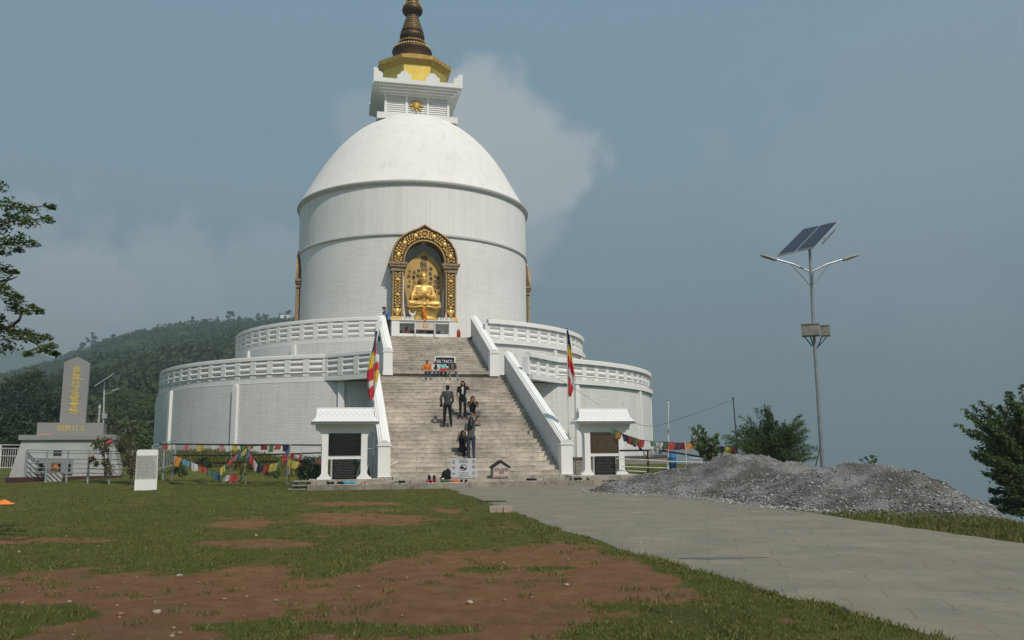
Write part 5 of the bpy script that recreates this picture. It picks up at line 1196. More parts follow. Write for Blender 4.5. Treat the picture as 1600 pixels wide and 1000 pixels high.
# ------------------------------------------------------------------ leaves
def quads(C, size, rng, flat=0., asp=.55):
    n = len(C); a = rng.normal(0, 1, (n, 3)); a[:, 2] *= (1-flat); a /= np.linalg.norm(a, axis=1)[:, None]+1e-9; b = rng.normal(0, 1, (n, 3)); b[:, 2] *= (1-flat); b = b-a*(a*b).sum(1)[:, None]; b /= np.linalg.norm(b, axis=1)[:, None]+1e-9
    s = (size*rng.uniform(.6, 1.3, n))[:, None]; a = a*s; b = b*s*asp
    return np.stack([C-a, C+b*.9-a*.1, C+a, C-b*.9-a*.1], 1).reshape(-1, 3), np.arange(4*n).reshape(n, 4)
def clumps(cs, rs, n, size, rng, flat=0., squash=.75):
    P = []
    for c, r in zip(cs, rs):
        d = rng.normal(0, 1, (n, 3)); d /= np.linalg.norm(d, axis=1)[:, None]; q = r*rng.random(n)[:, None]**.45; p = d*q; p[:, 2] *= squash; P.append(p+np.array(c))
    return quads(np.concatenate(P), size, rng, flat)
def tree(name, base, h, cr, label, cat, mat, seed, leaf=.3, ncl=26, per=60, group=None, trunk=.03, low=.35, rx=1.0, col=None):
    rg = np.random.default_rng(seed); e = empty(name, base, rg.uniform(0, 6), label, cat, group)
    cs = []; rs = []
    for i in range(ncl):
        t_ = low+(1-low)*rg.random(); w = math.sin(min(1, (t_-low)/(1-low)*.85+.15)*math.pi)**.6; a = rg.uniform(0, 6.28); q = cr*w*math.sqrt(rg.random())*.85
        cs.append((q*math.cos(a)*rx, q*math.sin(a)*rx, h*t_*.93)); rs.append(cr*rg.uniform(.22, .42))
    m = MB(); m.tube([(0, 0, -.5), (h*.01, 0, h*.3), (-h*.015, h*.01, h*.62), (0, 0, h*.88)], [h*trunk, h*trunk*.8, h*trunk*.5, h*trunk*.12], 7)
    for c_ in cs[:max(5, ncl//3)]: m.tube([(0, 0, c_[2]*.55), (c_[0]*.5, c_[1]*.5, c_[2]*.82), c_], [h*trunk*.4, h*trunk*.25, h*trunk*.08], 5)
    m.build('trunk', M['wood'], e); v, f = clumps(cs, rs, per, leaf, rg); npmesh('crown', v, f, mat, e); return e
# hillside wood
C_ = []; rg = np.random.default_rng(41)
for _ in range(6500):
    px = rg.uniform(-400, 620); tq = rg.random()**.8*.985+.012
    if rg.random() < .35 and tq > .5: continue
    x, y, z = hs(px, tq); r = rg.uniform(1.6, 3.4)*(1 if tq > .25 else .75)
    d = rg.normal(0, 1, (24, 3)); d /= np.linalg.norm(d, axis=1)[:, None]; d[:, 2] = np.abs(d[:, 2])*.9; C_.append(np.array([x, y, z])+d*r)
v, f = quads(np.concatenate(C_), .75, rg, 0, .8); tag(npmesh('hillside_forest', v, f, M['leaf_far']), 'dense green scrub and wood covering the hill behind the stupa', 'forest', kind='stuff')
for i, (px, hp, w, lab) in enumerate(((276, 7, .6, 'tiny thin tree on the bare ridge, leftmost of those on the skyline'), (295, 11, .5, 'thin round topped tree standing alone on the ridge'), (314, 8, 1., 'low bushy tree on the ridge right of the lone thin tree'), (334, 9, .8, 'dark tree on the ridge just left of the broad one'), (354, 17, .9, 'broad dark tree, largest on the ridge skyline'), (368, 9, .8, 'small tree directly right of the broad ridge tree'), (384, 9, .9, 'mid sized ridge tree left of the close pair'), (398, 12, .8, 'left tree of the close pair on the ridge'), (410, 12, .9, 'right tree of the close pair on the ridge'), (433, 11, .9, 'ridge tree just left of the white hut'), (447, 15, .8, 'ridge tree right above the white hut by the terrace'), (138, 22, .8, 'tall misty tree on the left shoulder of the hill'), (122, 14, 1., 'lower bushy tree left of the tall misty tree'), (172, 9, 1., 'small tree on the left slope of the skyline'))):
    x, y, z = hs(px, .985); h = hp/FOC*y*1.25; tree('ridge_tree', (x, y, z-1.0), h, h*.42*w, lab, 'tree', M['leaf_far'], 100+i, .75, 9, 30, 'trees on the ridge', .035, .35)
x, y, z = hs(441, .97); e = empty('white_hut', (x, y, z+1.5), .3, 'tiny white hut on the ridge beside the upper terrace', 'hut'); m = MB(); m.box((-3.5, -2, 0), (3.5, 2, 3.)); m.build('wall', M['white_clean'], e); m = MB(); m.box((-3.9, -2.4, 3.001), (3.9, 2.4, 3.4)); m.build('roof', M['granite'], e); m = MB(); m.box((-.8, -2.05, .1), (.6, -2.002, 2.0)); m.build('door', M['black'], e)
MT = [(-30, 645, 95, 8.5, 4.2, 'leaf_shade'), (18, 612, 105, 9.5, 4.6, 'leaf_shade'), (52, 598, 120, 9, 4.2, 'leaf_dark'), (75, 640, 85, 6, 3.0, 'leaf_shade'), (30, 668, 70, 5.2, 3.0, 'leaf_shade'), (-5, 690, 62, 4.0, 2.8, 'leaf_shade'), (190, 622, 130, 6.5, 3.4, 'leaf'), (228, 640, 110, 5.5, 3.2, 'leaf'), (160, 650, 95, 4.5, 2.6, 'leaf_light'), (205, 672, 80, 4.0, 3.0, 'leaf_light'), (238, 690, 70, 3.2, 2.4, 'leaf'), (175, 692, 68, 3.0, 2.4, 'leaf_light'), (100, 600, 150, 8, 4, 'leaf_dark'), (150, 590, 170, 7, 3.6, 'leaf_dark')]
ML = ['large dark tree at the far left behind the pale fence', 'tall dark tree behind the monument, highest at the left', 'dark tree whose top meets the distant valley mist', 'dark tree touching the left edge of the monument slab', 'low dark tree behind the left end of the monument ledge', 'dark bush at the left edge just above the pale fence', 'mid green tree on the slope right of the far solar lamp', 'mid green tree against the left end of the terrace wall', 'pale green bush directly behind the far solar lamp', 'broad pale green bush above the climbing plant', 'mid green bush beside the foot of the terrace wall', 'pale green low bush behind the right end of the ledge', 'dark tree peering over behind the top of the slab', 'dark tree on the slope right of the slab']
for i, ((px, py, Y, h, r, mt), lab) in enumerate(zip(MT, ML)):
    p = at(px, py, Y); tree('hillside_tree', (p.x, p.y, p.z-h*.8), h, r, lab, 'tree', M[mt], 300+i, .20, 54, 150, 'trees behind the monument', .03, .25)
# near tree on the left, trunk outside the frame
e = empty('leafy_tree', (-9.9, 13.0, float(ground_z(-9.9, 13.))), 0, 'tree with layered feathery branches reaching in from the left edge', 'tree'); b0 = Vector(e.location)
SPR = [(-10, 288, 26), (18, 318, 20), (45, 326, 19), (78, 322, 11), (20, 338, 24), (45, 345, 20), (74, 342, 12), (0, 352, 20), (8, 376, 26), (32, 374, 22), (52, 380, 12), (0, 392, 18), (30, 390, 10), (8, 420, 18), (22, 424, 9), (2, 448, 16), (10, 458, 22), (24, 470, 16), (28, 462, 10), (22, 480, 14), (36, 486, 12), (62, 485, 10), (50, 478, 8), (-5, 496, 16), (8, 512, 26), (26, 522, 20), (45, 520, 16), (52, 528, 16), (72, 526, 12), (78, 540, 12), (66, 546, 14), (86, 552, 8), (10, 540, 24), (45, 552, 10), (-15, 430, 30), (-30, 340, 34), (-40, 500, 38), (-60, 400, 60), (-90, 300, 70), (-110, 480, 70), (-140, 220, 70), (-160, 380, 90)]
rg = np.random.default_rng(77); P = []; m = MB(); m.tube([(0, 0, -.3), (.05, 0, 1.8), (-.05, .1, 3.6), (.1, 0, 5.6), (.0, 0, 7.2)], [.19, .16, .13, .09, .03], 9)
for i, (px, py, r) in enumerate(SPR):
    Y = 13+rg.uniform(-.7, .7); c_ = at(px, py, Y)-b0; rr_ = r/100.
    n = int(34+r*5.2); d = rg.normal(0, 1, (n, 3)); d /= np.linalg.norm(d, axis=1)[:, None]; q = rr_*rg.random(n)[:, None]**.5; d = d*q; d[:, 2] *= .52; d[:, 2] -= .25*np.abs(d[:, 0]); P.append(d+np.array(c_))
for pts in ([(-150, 420), (-60, 372), (20, 345), (76, 341)], [(-150, 450), (-50, 400), (10, 380), (50, 378)], [(-150, 520), (-40, 500), (10, 515), (52, 535), (85, 553)], [(-40, 500), (0, 452), (22, 424)], [(10, 515), (30, 500), (36, 484), (62, 486)], [(-150, 440), (-40, 350), (0, 320), (45, 326), (72, 321)], [(10, 515), (45, 520), (74, 526)], [(-60, 450), (-10, 442), (18, 436), (27, 432)], [(-100, 320), (-20, 292), (2, 286)]):
    q = [at(a, b, 13.0)-b0 for a, b in pts]; m.tube(q, [.030-.023*i/(len(q)-1) for i in range(len(q))], 6)
m.build('trunk', M['wood'], e); v, f = quads(np.concatenate(P), .036, rg, .55, .5); npmesh('crown', v, f, M['leaf'], e)
# right hand trees
def stem_bush(name, base, label, cat, tips, bpx, Y, mat, seed, size, per=70, t0=.3, spread=.10, stem_r=.012, jit=6, reps=3, asp=.38):
    """many thin stems from the base, leaves set along each of them"""
    rg = np.random.default_rng(seed); e = empty(name, base, 0, label, cat); b0 = Vector(base); P = []; m = MB(); B0 = np.array(at(bpx[0], bpx[1], Y))
    for px, py in tips:
        for k in range(reps):
            q = np.array(at(px+rg.normal(0, jit)*(k > 0), py+abs(rg.normal(0, jit*1.6))*(k > 0), Y+rg.normal(0, .45))); c_ = B0+(q-B0)*.5+np.array([(B0[0]-q[0])*.22, 0, abs(q[2]-B0[2])*.22])
            b_ = B0+np.array([rg.normal(0, .12), rg.normal(0, .15), 0]); t = (t0+(1-t0)*rg.random(per)**.8)[:, None]
            p = (1-t)**2*b_+2*t*(1-t)*c_+t*t*q; P.append(p+rg.normal(0, 1, (per, 3))*spread*(1.15-t)*np.array([1, 1, .8])+rg.normal(0, .018, (per, 3)))
            if k == 0 or rg.random() < .5: m.tube([tuple((1-u)**2*b_+2*u*(1-u)*c_+u*u*q-np.array(b0)) for u in (0, .3, .6, .85, 1)], [stem_r, stem_r*.8, stem_r*.6, stem_r*.4, stem_r*.15], 5)
    m.build('stem', M['wood'], e); v, f = quads(np.concatenate(P)-np.array(b0), size, rg, .15, asp); npmesh('foliage', v, f, mat, e); return e
def spray_tree(name, base, label, cat, SP, Y, mat, seed, size, limbs, dens=9, flat=.2, trunk_r=.10):
    rg = np.random.default_rng(seed); e = empty(name, base, 0, label, cat); b0 = Vector(base); P = []
    for px, py, r in SP:
        c_ = at(px, py, Y+rg.uniform(-.6, .6))-b0; R = r/FOC*Y; n = int(30+r*dens); d = rg.normal(0, 1, (n, 3)); d /= np.linalg.norm(d, axis=1)[:, None]; P.append(d*R*rg.random(n)[:, None]**.45+np.array(c_))
    m = MB()
    for pts in limbs:
        q = [(at(a, b, Y)-b0) if b is not None else Vector((0, 0, -.2)) for a, b in pts]; m.tube(q, [trunk_r*(1-.9*i/(len(q)-1)) for i in range(len(q))], 6)
    m.build('trunk', M['wood'], e); v, f = quads(np.concatenate(P), size, rg, flat, .5); npmesh('crown', v, f, mat, e); return e
bR = at(1625, 812, 18.6); bR.z = float(ground_z(bR.x, bR.y))
RT = [(1506, 640), (1512, 650), (1518, 634), (1530, 626), (1545, 640), (1558, 634), (1577, 612), (1570, 624), (1590, 640), (1525, 662), (1520, 672), (1540, 655), (1560, 650), (1530, 700), (1517, 704), (1522, 714), (1540, 698), (1555, 690), (1545, 715), (1596, 602), (1605, 625), (1580, 660), (1570, 680), (1552, 735), (1548, 745), (1560, 725), (1548, 765), (1553, 780), (1560, 795), (1570, 750), (1585, 700), (1590, 730), (1580, 775), (1600, 680), (1610, 650), (1640, 620), (1660, 660), (1650, 720), (1630, 690), (1670, 600), (1690, 700), (1700, 760)]
stem_bush('bushy_tree', bR, 'dark bushy tree with arching branches at the right edge of the photo', 'tree', RT, (1625, 800), 18.6, M['leaf'], 5, .050, 210, .30, .15, .030, 9, 2, .45)
stem_bush('leafy_shrub', at(1105, 730, 27.5), 'loose broad leaved shrub behind the left end of the gravel heap', 'shrub', [(1078, 664), (1084, 672), (1092, 665), (1098, 680), (1110, 684), (1122, 678), (1124, 690), (1127, 698), (1090, 690), (1104, 695), (1080, 684), (1116, 704)], (1106, 730), 27.5, M['leaf'], 8, .085, 26, .3, .11, .012, 4, 2, .5)
stem_bush('feathery_bush', at(1205, 735, 29), 'dense feathery bush like young bamboo behind the gravel heap', 'bush', [(1194, 632), (1198, 640), (1156, 650), (1162, 662), (1150, 672), (1252, 648), (1246, 658), (1240, 664), (1262, 668), (1258, 682), (1176, 668), (1186, 664), (1206, 658), (1214, 656), (1226, 662), (1234, 668), (1140, 686), (1170, 680), (1266, 694), (1218, 668), (1200, 672), (1182, 684), (1230, 680), (1245, 690), (1160, 696), (1212, 676), (1134, 680), (1268, 708), (1222, 690), (1192, 690)], (1208, 740), 29, M['leaf'], 9, .046, 170, .25, .15, .010, 8, 7, .3)
b_ = at(1450, 775, 21.5); spray_tree('low_fern', b_, 'low fern like plant peeking over the right shoulder of the gravel heap', 'fern', [(1432, 742, 5), (1440, 746, 6), (1448, 752, 6), (1455, 757, 5), (1428, 738, 3), (1442, 752, 6)], 21.5, M['leaf_light'], 10, .06, ([(1450, 775), (1440, 750), (1430, 738)],), 8, .2, .015)
b_ = at(1362, 745, 23.5); stem_bush('small_sprig', b_, 'small green sprig on top of the right hump of the gravel heap', 'plant', [(1344, 717), (1352, 714), (1362, 711), (1370, 713), (1368, 718)], (1362, 745), 23.5, M['leaf_light'], 11, .06, 12, .55, .05, .008, 2, 1, .4)
b_ = at(1548, 806, 19.2); spray_tree('ground_shrub', b_, 'small dark ground shrub at the foot of the gravel heap by the bushy tree', 'shrub', [(1532, 797, 6), (1545, 798, 8), (1555, 802, 8), (1538, 803, 6)], 19.2, M['leaf_dark'], 12, .05, ([(1548, 806), (1540, 798)],), 9, .2, .015)
# ================================================================== LEFT SIDE THINGS
MY = 36.; mc = at(112, 700, MY); rzm = rad(22); mz = .25
mo = empty('stone_monument', (mc.x, MY, mz), rzm, 'tall grey granite slab with gold vertical writing on a stepped plinth', 'monument')
def z_at(y, Y=MY, px=112): return at(px, y, Y).z-mz
zb, zl0, zl1, zp, zs_, za = 0, z_at(688), z_at(680.5), z_at(661.5), z_at(567), z_at(558.5)
m = MB(); m.prism([(-2.02, .25), (2.02, .25), (1.66, zl0), (-1.66, zl0)], -1.5, 1.5); m.build('body', M['granite_body'], mo)
m = MB(); m.box((-2.1, -1.65, -.2), (2.1, 1.6, .249)); m.build('red_base', solid('dark_red_paint', (.055, .024, .022)), mo)
m = MB(); m.box((-1.78, -1.6, zl0+.002), (1.78, 1.6, zl1)); m.build('ledge', M['granite'], mo)
m = MB(); m.box((-1.24, -.9, zl1+.002), (1.24, .9, zp)); pb = m.build('plinth', M['granite'], mo)
m = MB(); m.prism([(-.51, zp+.002), (.47, zp+.002), (.50, zs_-.02), (.35, zs_+.08), (0, za), (-.36, zs_+.08), (-.50, zs_-.02)], -.2, .2); sl = m.build('slab', M['granite'], mo)
gl = pm('gold_lettering', (.66, .50, .14), .5, .3, .2, 8)
n_ = 7; zt0, zt1 = z_at(574), z_at(648)
for i, ch in enumerate('南無妙法蓮華經'): text('inscription', ch, .33, gl, sl, (.0, -.206, zt0+(zt1-zt0)*(i+.5)/n_), sx=1.0)
m = MB()
for a, b_, c_ in (((-.2, .73), (.0, .75), (.22, .73)), ((-.2, .57), (-.1, .62), (-.05, .64)), ((.05, .57), (.15, .575), (.2, .565)), ((-.22, .46), (-.15, .48), (-.1, .5)), ((.02, .33), (.12, .355), (.24, .38)), ((-.22, .37), (-.12, .33), (.0, .32)), ((-.25, .2), (-.18, .22), (.2, .215)), ((-.28, .05), (-.2, .1), (-.1, .08)), ((-.05, .08), (.12, .085), (.26, .02))):
    q = [(x, -.207, zt1+(zt0-zt1)*z) for x, z in (a, b_, c_)]; m.tube(q, .016, 5)
m.build('brush_strokes', gl, sl)
for i, ch in enumerate('開教日立'): text('inscription', ch, .25, gl, pb, (-.38+.27*i, -.906, (zl1+zp)/2+.02))
m = MB(); m.box((-1.22, -.93, zl1+.012), (-.68, -.901, zl1+.05)); m.build('painted_strip', solid('pale_red', (.50, .25, .19)), pb)
m = MB(); yb = -1.502; m.box((-1.05, yb-.06, .35), (.25, yb, .98)); fr_ = m.build('recess_frame', solid('recess_grey', (.24, .25, .25)), mo)
for x0, x1, z0, z1 in ((-1.0, -.80, .45, .88), (-.56, -.16, .40, .92), (.0, .2, .40, .92)): m = MB(); m.box((x0+.03, yb-.075, z0+.05), (x1-.03, yb-.061, z1-.1)); m.build('dark_opening', M['black'], fr_)
m = MB(); m.box((-.5, yb-.02, 1.1), (-.2, yb-.001, 1.32)); m.build('vent', solid('vent_dark', (.03, .03, .032)), mo)
R_m = Matrix.Rotation(rzm, 3, 'Z')
def mloc(x, y, z): return Vector(mo.location)+R_m @ Vector((x, y, z))
e = empty('orange_jar', mloc(-.38, yb-.20, .40), rzm, 'orange clay jar in the dark recess at the foot of the monument', 'jar'); m = MB(); m.lathe([(.09, 0), (.15, .08), (.15, .22), (.09, .30), (.10, .34), (0, .34)], 16); m.smooth = [True]*len(m.f); m.build('jar', pm('clay_orange', (.42, .16, .05), .7), e)
m = MB(); m.box((-.3, -.25, -.3), (.3, .1, .40)); topl('jar_stand', m, M['granite_body'], 'low grey block carrying the orange jar below the monument', 'block', mloc(-.38, yb-.2, 0)-Vector((0, 0, 0.0)), rzm)
e = empty('entrance_step', gpt(30, 757), rzm, 'worn concrete step at the left foot of the monument fence', 'step'); m = MB(); m.box((-1.0, -.5, -.2), (1.0, .5, .13)); m.build('lower_slab', M['kerb'], e); m = MB(); m.box((-.85, 0, .131), (.95, .6, .27)); m.build('upper_slab', M['kerb'], e)
def fence(name, A, Bp, n, h, mat, label, bars=0, rails=(.32, .45, .60, .74, .92, 1.0)):
    e = empty(name, A, 0, label, 'fence'); d = Vector(Bp)-Vector(A); 
    for i in range(n+1): q = d*i/n; MB().tube([q+Vector((0, 0, -.2)), q+Vector((0, 0, h))], .04, 8).build('post', mat, e)
    for k in rails: MB().tube([Vector((0, 0, h*k)), d+Vector((0, 0, h*k))], .022, 6).build('rail', mat, e)
    if bars:
        for i in range(bars):
            q = d*(i+.5)/bars; MB().tube([q+Vector((0, 0, h*.32)), q+Vector((0, 0, h*.92))], .011, 5).build('bar', mat, e)
    return e
def gat(px, Y): X = (px-800)/FOC*Y*(CP+SP*(.0)); return Vector((X, Y, float(ground_z(X, Y))))
fence('iron_fence', gat(40, 34.0), gat(240, 32.6), 6, 1.28, M['grey_paint'], 'grey iron fence with open rails in front of the monument', 0)
fence('pale_fence', gat(-40, 35.2), gat(38, 34.6), 2, 1.42, M['white_pipe'], 'pale fence of thin bars left of the monument', 22, (.35, .68, .9, 1.0))
fence('blue_grey_fence', gat(236, 33.2), gat(272, 35.2), 2, 1.45, M['grey_paint'], 'blue grey fence with close bars between white stone and terrace', 14, (.3, .9, 1.0))
# white inscribed stone
sp = gpt(227.5, 766); e = empty('inscribed_stone', sp, rad(20), 'white painted standing stone with grey carved text rows on the lawn', 'standing stone'); s_ = sp.y/FOC
hw = 35*s_/2/1.11; hh = 61.5*s_
m = MB(); m.add([(x*hw*k, y*.15, z) for z, k in ((-.1, 1.0), (hh*.95, .96), (hh, .88)) for x, y in ((-1, -1), (1, -1), (1, 1), (-1, 1))], [(3, 2, 1, 0), (8, 9, 10, 11)]+[(4*i+j, 4*i+(j+1) % 4, 4*i+4+(j+1) % 4, 4*i+4+j) for i in range(2) for j in range(4)]); st_ = m.build('stone', M['white_clean'], e)
m = MB(); m.box((-hw*.97, -.158, hh*.28), (hw*.93, -.146, hh*.86)); tp = m.build('text_panel', solid('panel_grey', (.42, .42, .40)), st_)
m = MB(); rows(m, -hw*.85, hw*.8, hh*.32, hh*.84, -.159, 12, .026, random.Random(5), .2); m.build('carved_text', solid('carved_grey', (.20, .20, .19)), tp)
# row of whitewashed stones
for i, (px, py) in enumerate(((104, 757), (111, 758.5), (119, 757.5), (136, 757), (143, 755.5), (166, 757), (176, 756.5), (185, 757))):
    r = (.07, .12, .08, .12, .07, .12, .17, .12)[i]; p = gpt(px, py); v, f = rock_arrays(np.array([[0, 0, r*.4]]), np.array([r]), np.random.default_rng(50+i)); o = npmesh('edging_stone', v, f, M['stone_white']); o.location = p
    tag(o, 'pale edging stone before the monument fence, %s' % ('leftmost' if i == 0 else 'flat, second from the left', 'third from the left, small', 'left stone of the middle pair', 'right and smaller stone of the middle pair', 'directly left of the biggest one', 'biggest and roundest one', 'last one by the white inscribed stone')[max(0, i-1)] if i else 'pale edging stone before the monument fence, leftmost one', 'stone', 'edging stones before the fence')
p = gpt(4, 789); e = empty('orange_cloth', p, .4, 'orange cloth lying on the grass at the left edge', 'cloth'); m = MB(); m.sm = True
rr = random.Random(4); 
G = 12; vs = [(-.27+.54*i/G, -.18+.36*j/G, .02+.10*math.sin(math.pi*i/G)**.7*math.sin(math.pi*j/G)**.6*(1+.25*math.sin(i*.8+j*.4))) for j in range(G+1) for i in range(G+1)]
m.add(vs, [(j*(G+1)+i, j*(G+1)+i+1, (j+1)*(G+1)+i+1, (j+1)*(G+1)+i) for j in range(G) for i in range(G)]); m.build('folded_cloth', M['orange'], e)
# climbing plants on the fence
for i, (px, Y, spr, lab) in enumerate(((165, 33.0, [(150, 695, 8), (158, 690, 10), (166, 698, 10), (160, 705, 9), (172, 690, 9), (143, 718, 5), (165, 722, 7), (172, 735, 8), (150, 725, 5)], 'straggly climbing plant with yellowing leaves on the monument fence'), (205, 32.6, [(195, 690, 8), (204, 700, 10), (208, 712, 10), (198, 722, 9), (206, 735, 9), (190, 702, 7), (186, 696, 6)], 'yellow green climbing plant beside the white standing stone'))):
    b_ = gat(px, Y); spray_tree('climbing_plant', b_, lab, 'plant', spr, Y, leaf_mat('leaf_yellowing_%d' % i, [(.09, .09, .03), (.15, .13, .05), (.07, .08, .03), (.16, .11, .06), (.10, .10, .035)]), 60+i, .07, ([(px, 748), (px-2, 715), (px-8, 690)], [(px, 748), (px+3, 720), (px+6, 694)]), 5, .1, .05)
for px, py, Y, r_r in ((170, 691, 32.7, .10), (143, 713, 32.8, .09)):
    e = empty('red_flower', at(px, py, Y), 0, 'red blossom at the top of the climbing plant' if px > 150 else 'faded pink blossom low on the climbing plant', 'flower'); m = MB(); m.sm = True
    for k in range(7): m.ell((r_r*.6*math.sin(k*.9), r_r*.4*math.cos(k*.9), .03*math.sin(k)), r_r*.6, 6, 4)
    m.build('petals', solid('petal_red' if px > 150 else 'petal_pink', (.45, .07, .04) if px > 150 else (.40, .20, .19)), e)
# far solar lamp
p0 = at(163, 664, 60); e = empty('solar_lamp', (p0.x, 60, p0.z-1.5), 0, 'distant thin solar street lamp on the slope behind the monument', 'street lamp'); b0 = Vector(e.location)
L3 = lambda px, py, Y=60: at(px, py, Y)-b0
MB().tube([(0, 0, 0), L3(163, 596)], .06, 8).build('pole', M['alu'], e)
a_, b_ = L3(148, 604, 59), L3(177.5, 585, 61); m = MB(); n_ = Vector(ray(163, 600)).normalized()*.8; m.add([a_-n_, b_-n_, b_+n_, a_+n_, a_-n_+Vector((0, 0, .09)), b_-n_+Vector((0, 0, .09)), b_+n_+Vector((0, 0, .09)), a_+n_+Vector((0, 0, .09))], [(0, 1, 2, 3), (7, 6, 5, 4), (0, 4, 5, 1), (1, 5, 6, 2), (2, 6, 7, 3), (3, 7, 4, 0)]); m.build('solar_panel', M['alu'], e)
MB().tube([L3(163, 616), L3(172, 614), L3(178, 610)], .035, 6).build('arm', M['alu'], e); MB().cap_(L3(176, 611), L3(184, 608), .07, .05).build('lamp_head', M['alu'], e)
m = MB(); c_ = L3(163.5, 650); m.box(c_-Vector((.14, .12, .18)), c_+Vector((.14, .12, .18))); m.build('battery_box', M['alu'], e)
p0 = at(154, 664, 58); e = empty('short_post', (p0.x, 58, p0.z-.6), 0, 'short pale post left of the distant solar lamp', 'post'); MB().tube([(0, 0, 0), (0, 0, 1.75)], .07, 8).build('shaft', M['alu'], e); MB().cap_((0, 0, 1.75), (0, 0, 1.95), .10, .06).build('cap', M['alu'], e)
# handrails of dark pipe
def pipes(name, lines, posts, Y, mat, label, r=.03, pm_=None):
    p0 = at(lines[0][0][0], lines[0][0][1], Y); e = empty(name, (p0.x, Y, 0), 0, label, 'railing'); b0 = Vector(e.location)
    for ln in lines: MB().tube([at(a, b, Y+(q[0] if q else 0))-b0 for a, b, *q in ln], r, 8).build('rail', mat, e)
    for px, y0 in posts: t_ = at(px, y0, Y+.0)-b0; MB().tube([t_, (t_.x, t_.y, float(ground_z(t_.x+b0.x, t_.y+b0.y))-.1)], r, 8).build('post', pm_ or mat, e)
    return e
pipes('pipe_railing', [[(249, 693.5), (280, 694), (400, 695), (505, 695.5)], [(268, 711), (380, 711.5), (505, 707.5)], [(268, 724), (360, 723), (430, 721), (505, 719.5)]], ((271, 694), (362, 695), (386, 695), (450, 695), (503, 695.5)), 33.4, M['dark_pipe'], 'dark rusty three bar pipe railing below the left terrace wall', .03, M['steel'])
pipes('pipe_railing', [[(968, 704), (1030, 703.5), (1060, 708), (1112, 716.5), (1160, 724)]], ((1012, 704),), 31.0, M['dark_pipe'], 'single dark pipe rail sloping down right of the brown plaque kiosk', .035)
pipes('white_railing', [[(962, 716.5), (1000, 718), (1045, 721), (1116, 723)], [(972, 729), (1043, 731.5)], [(1077, 716), (1118, 716.5), (1130, 721)], [(965, 735), (1010, 737)]], ((1096, 716), (1071, 690), (1043, 721)), 30.4, M['white_pipe'], 'white two bar pipe railing behind the gravel heap tip', .017)
# prayer flags
PC = {n: cloth('prayer_'+n, c) for n, c in dict(red=(.36, .065, .055), yellow=(.38, .33, .08), blue=(.05, .11, .20), navy=(.04, .045, .09), white=(.42, .42, .41), green=(.09, .16, .085), orange=(.48, .22, .06), pink=(.36, .17, .18), cyan=(.08, .21, .30), wine=(.18, .04, .05)).items()}
def bunting(label, pts, Y, flags, size=.32, dY=0.):
    P0 = at(pts[0][0], pts[0][1], Y); e = empty('prayer_flag_string', P0, 0, label, 'prayer flags', 'strings of prayer flags'); q = [at(a, b, Y+dY*i/(len(pts)-1))-P0 for i, (a, b) in enumerate(pts)]
    MB().tube(q, .008, 5).build('cord', M['dark_pipe'], e); rg = random.Random(len(pts)*7+int(pts[0][0]))
    d = [0.]
    for i in range(1, len(q)): d.append(d[-1]+(q[i]-q[i-1]).length)
    for i, cname in enumerate(flags):
        if cname is None: continue
        s = d[-1]*(i+.5)/len(flags); k = max(j for j in range(len(q)-1) if d[j] <= s+1e-6); p = q[k].lerp(q[k+1], (s-d[k])/max(1e-6, d[k+1]-d[k])); dr = (q[k+1]-q[k]).normalized()
        w = size*rg.uniform(.65, .95); h = size*rg.uniform(.6, 1.05); sw = rg.uniform(-.5, .5); fo = rg.uniform(-.5, .35); m = MB(); m.sm = True; n = 6; ph = rg.uniform(0, 6); vs = []
        for b in range(n+1):
            for a in range(n+1):
                x, z = (a/n-.5)*w*(1-.35*abs(fo)*b/n), b/n; vs.append(p+dr*x+Vector((sw*h*z*.6, .07*math.sin(a*1.3+ph+z*2)*z+fo*h*z*.5, -h*z*(1-.25*abs(fo))*(1-.25*(a/n)*(1 if sw > 0 else 0)))))
        m.add(vs, [(b*(n+1)+a, b*(n+1)+a+1, (b+1)*(n+1)+a+1, (b+1)*(n+1)+a) for b in range(n) for a in range(n)]); m.build('prayer_flag', PC[cname], e, recalc=False)
bunting('upper string of faded prayer flags along the top pipe of the left railing', [(252, 694), (320, 695.5), (400, 696.5), (452, 695)], 33.0, ['red', 'white', None, 'pink', None, 'yellow', None, 'white', 'pink', 'white', 'yellow', 'green', 'orange', None, 'wine', 'green', 'red', 'navy'], .27)
bunting('long low swag of prayer flags running from orange to a big red one', [(274, 711.5), (300, 722), (330, 734), (350, 742), (372, 741), (382, 730)], 32.4, ['orange', 'cyan', 'white', 'red', 'green', 'blue', 'white', 'red', 'green'], .36)
bunting('short string of prayer flags rising to the post bundle, yellow and red', [(344, 731), (356, 722), (368, 712), (386, 700)], 32.2, ['yellow', 'green', 'red', 'pink', 'blue', 'yellow'], .32)
bunting('swag of prayer flags between the middle bundle and the pale post', [(386, 699), (394, 712), (404, 728), (416, 727), (434, 722), (444, 709), (453, 696)], 32.2, ['cyan', 'red', 'white', 'navy', 'red', 'yellow', 'green', 'red', 'blue'], .36)
bunting('short drop of prayer flags ending in an orange one on the grass', [(384, 706), (384, 718), (381, 730), (378, 741)], 32.0, ['green', 'yellow', 'orange', 'green'], .34)
bunting('string of small white and red prayer flags from pale post to kiosk', [(454, 708), (470, 711), (490, 716), (503, 720)], 31.6, ['red', 'white', 'red', 'white', 'white', 'navy', 'white', 'red'], .22)
bunting('string of yellow and wine prayer flags low by the dark shrub', [(452, 716), (460, 720), (470, 722), (482, 726)], 31.2, ['yellow', 'yellow', 'wine', None], .30)
bunting('prayer flags strung from right kiosk to the white pole', [(955, 669), (976, 679), (1000, 687), (1030, 691), (1044, 691)], 29.6, ['green', 'orange', 'navy', 'red', 'green', 'red', None, 'green', 'white', 'green'], .30)
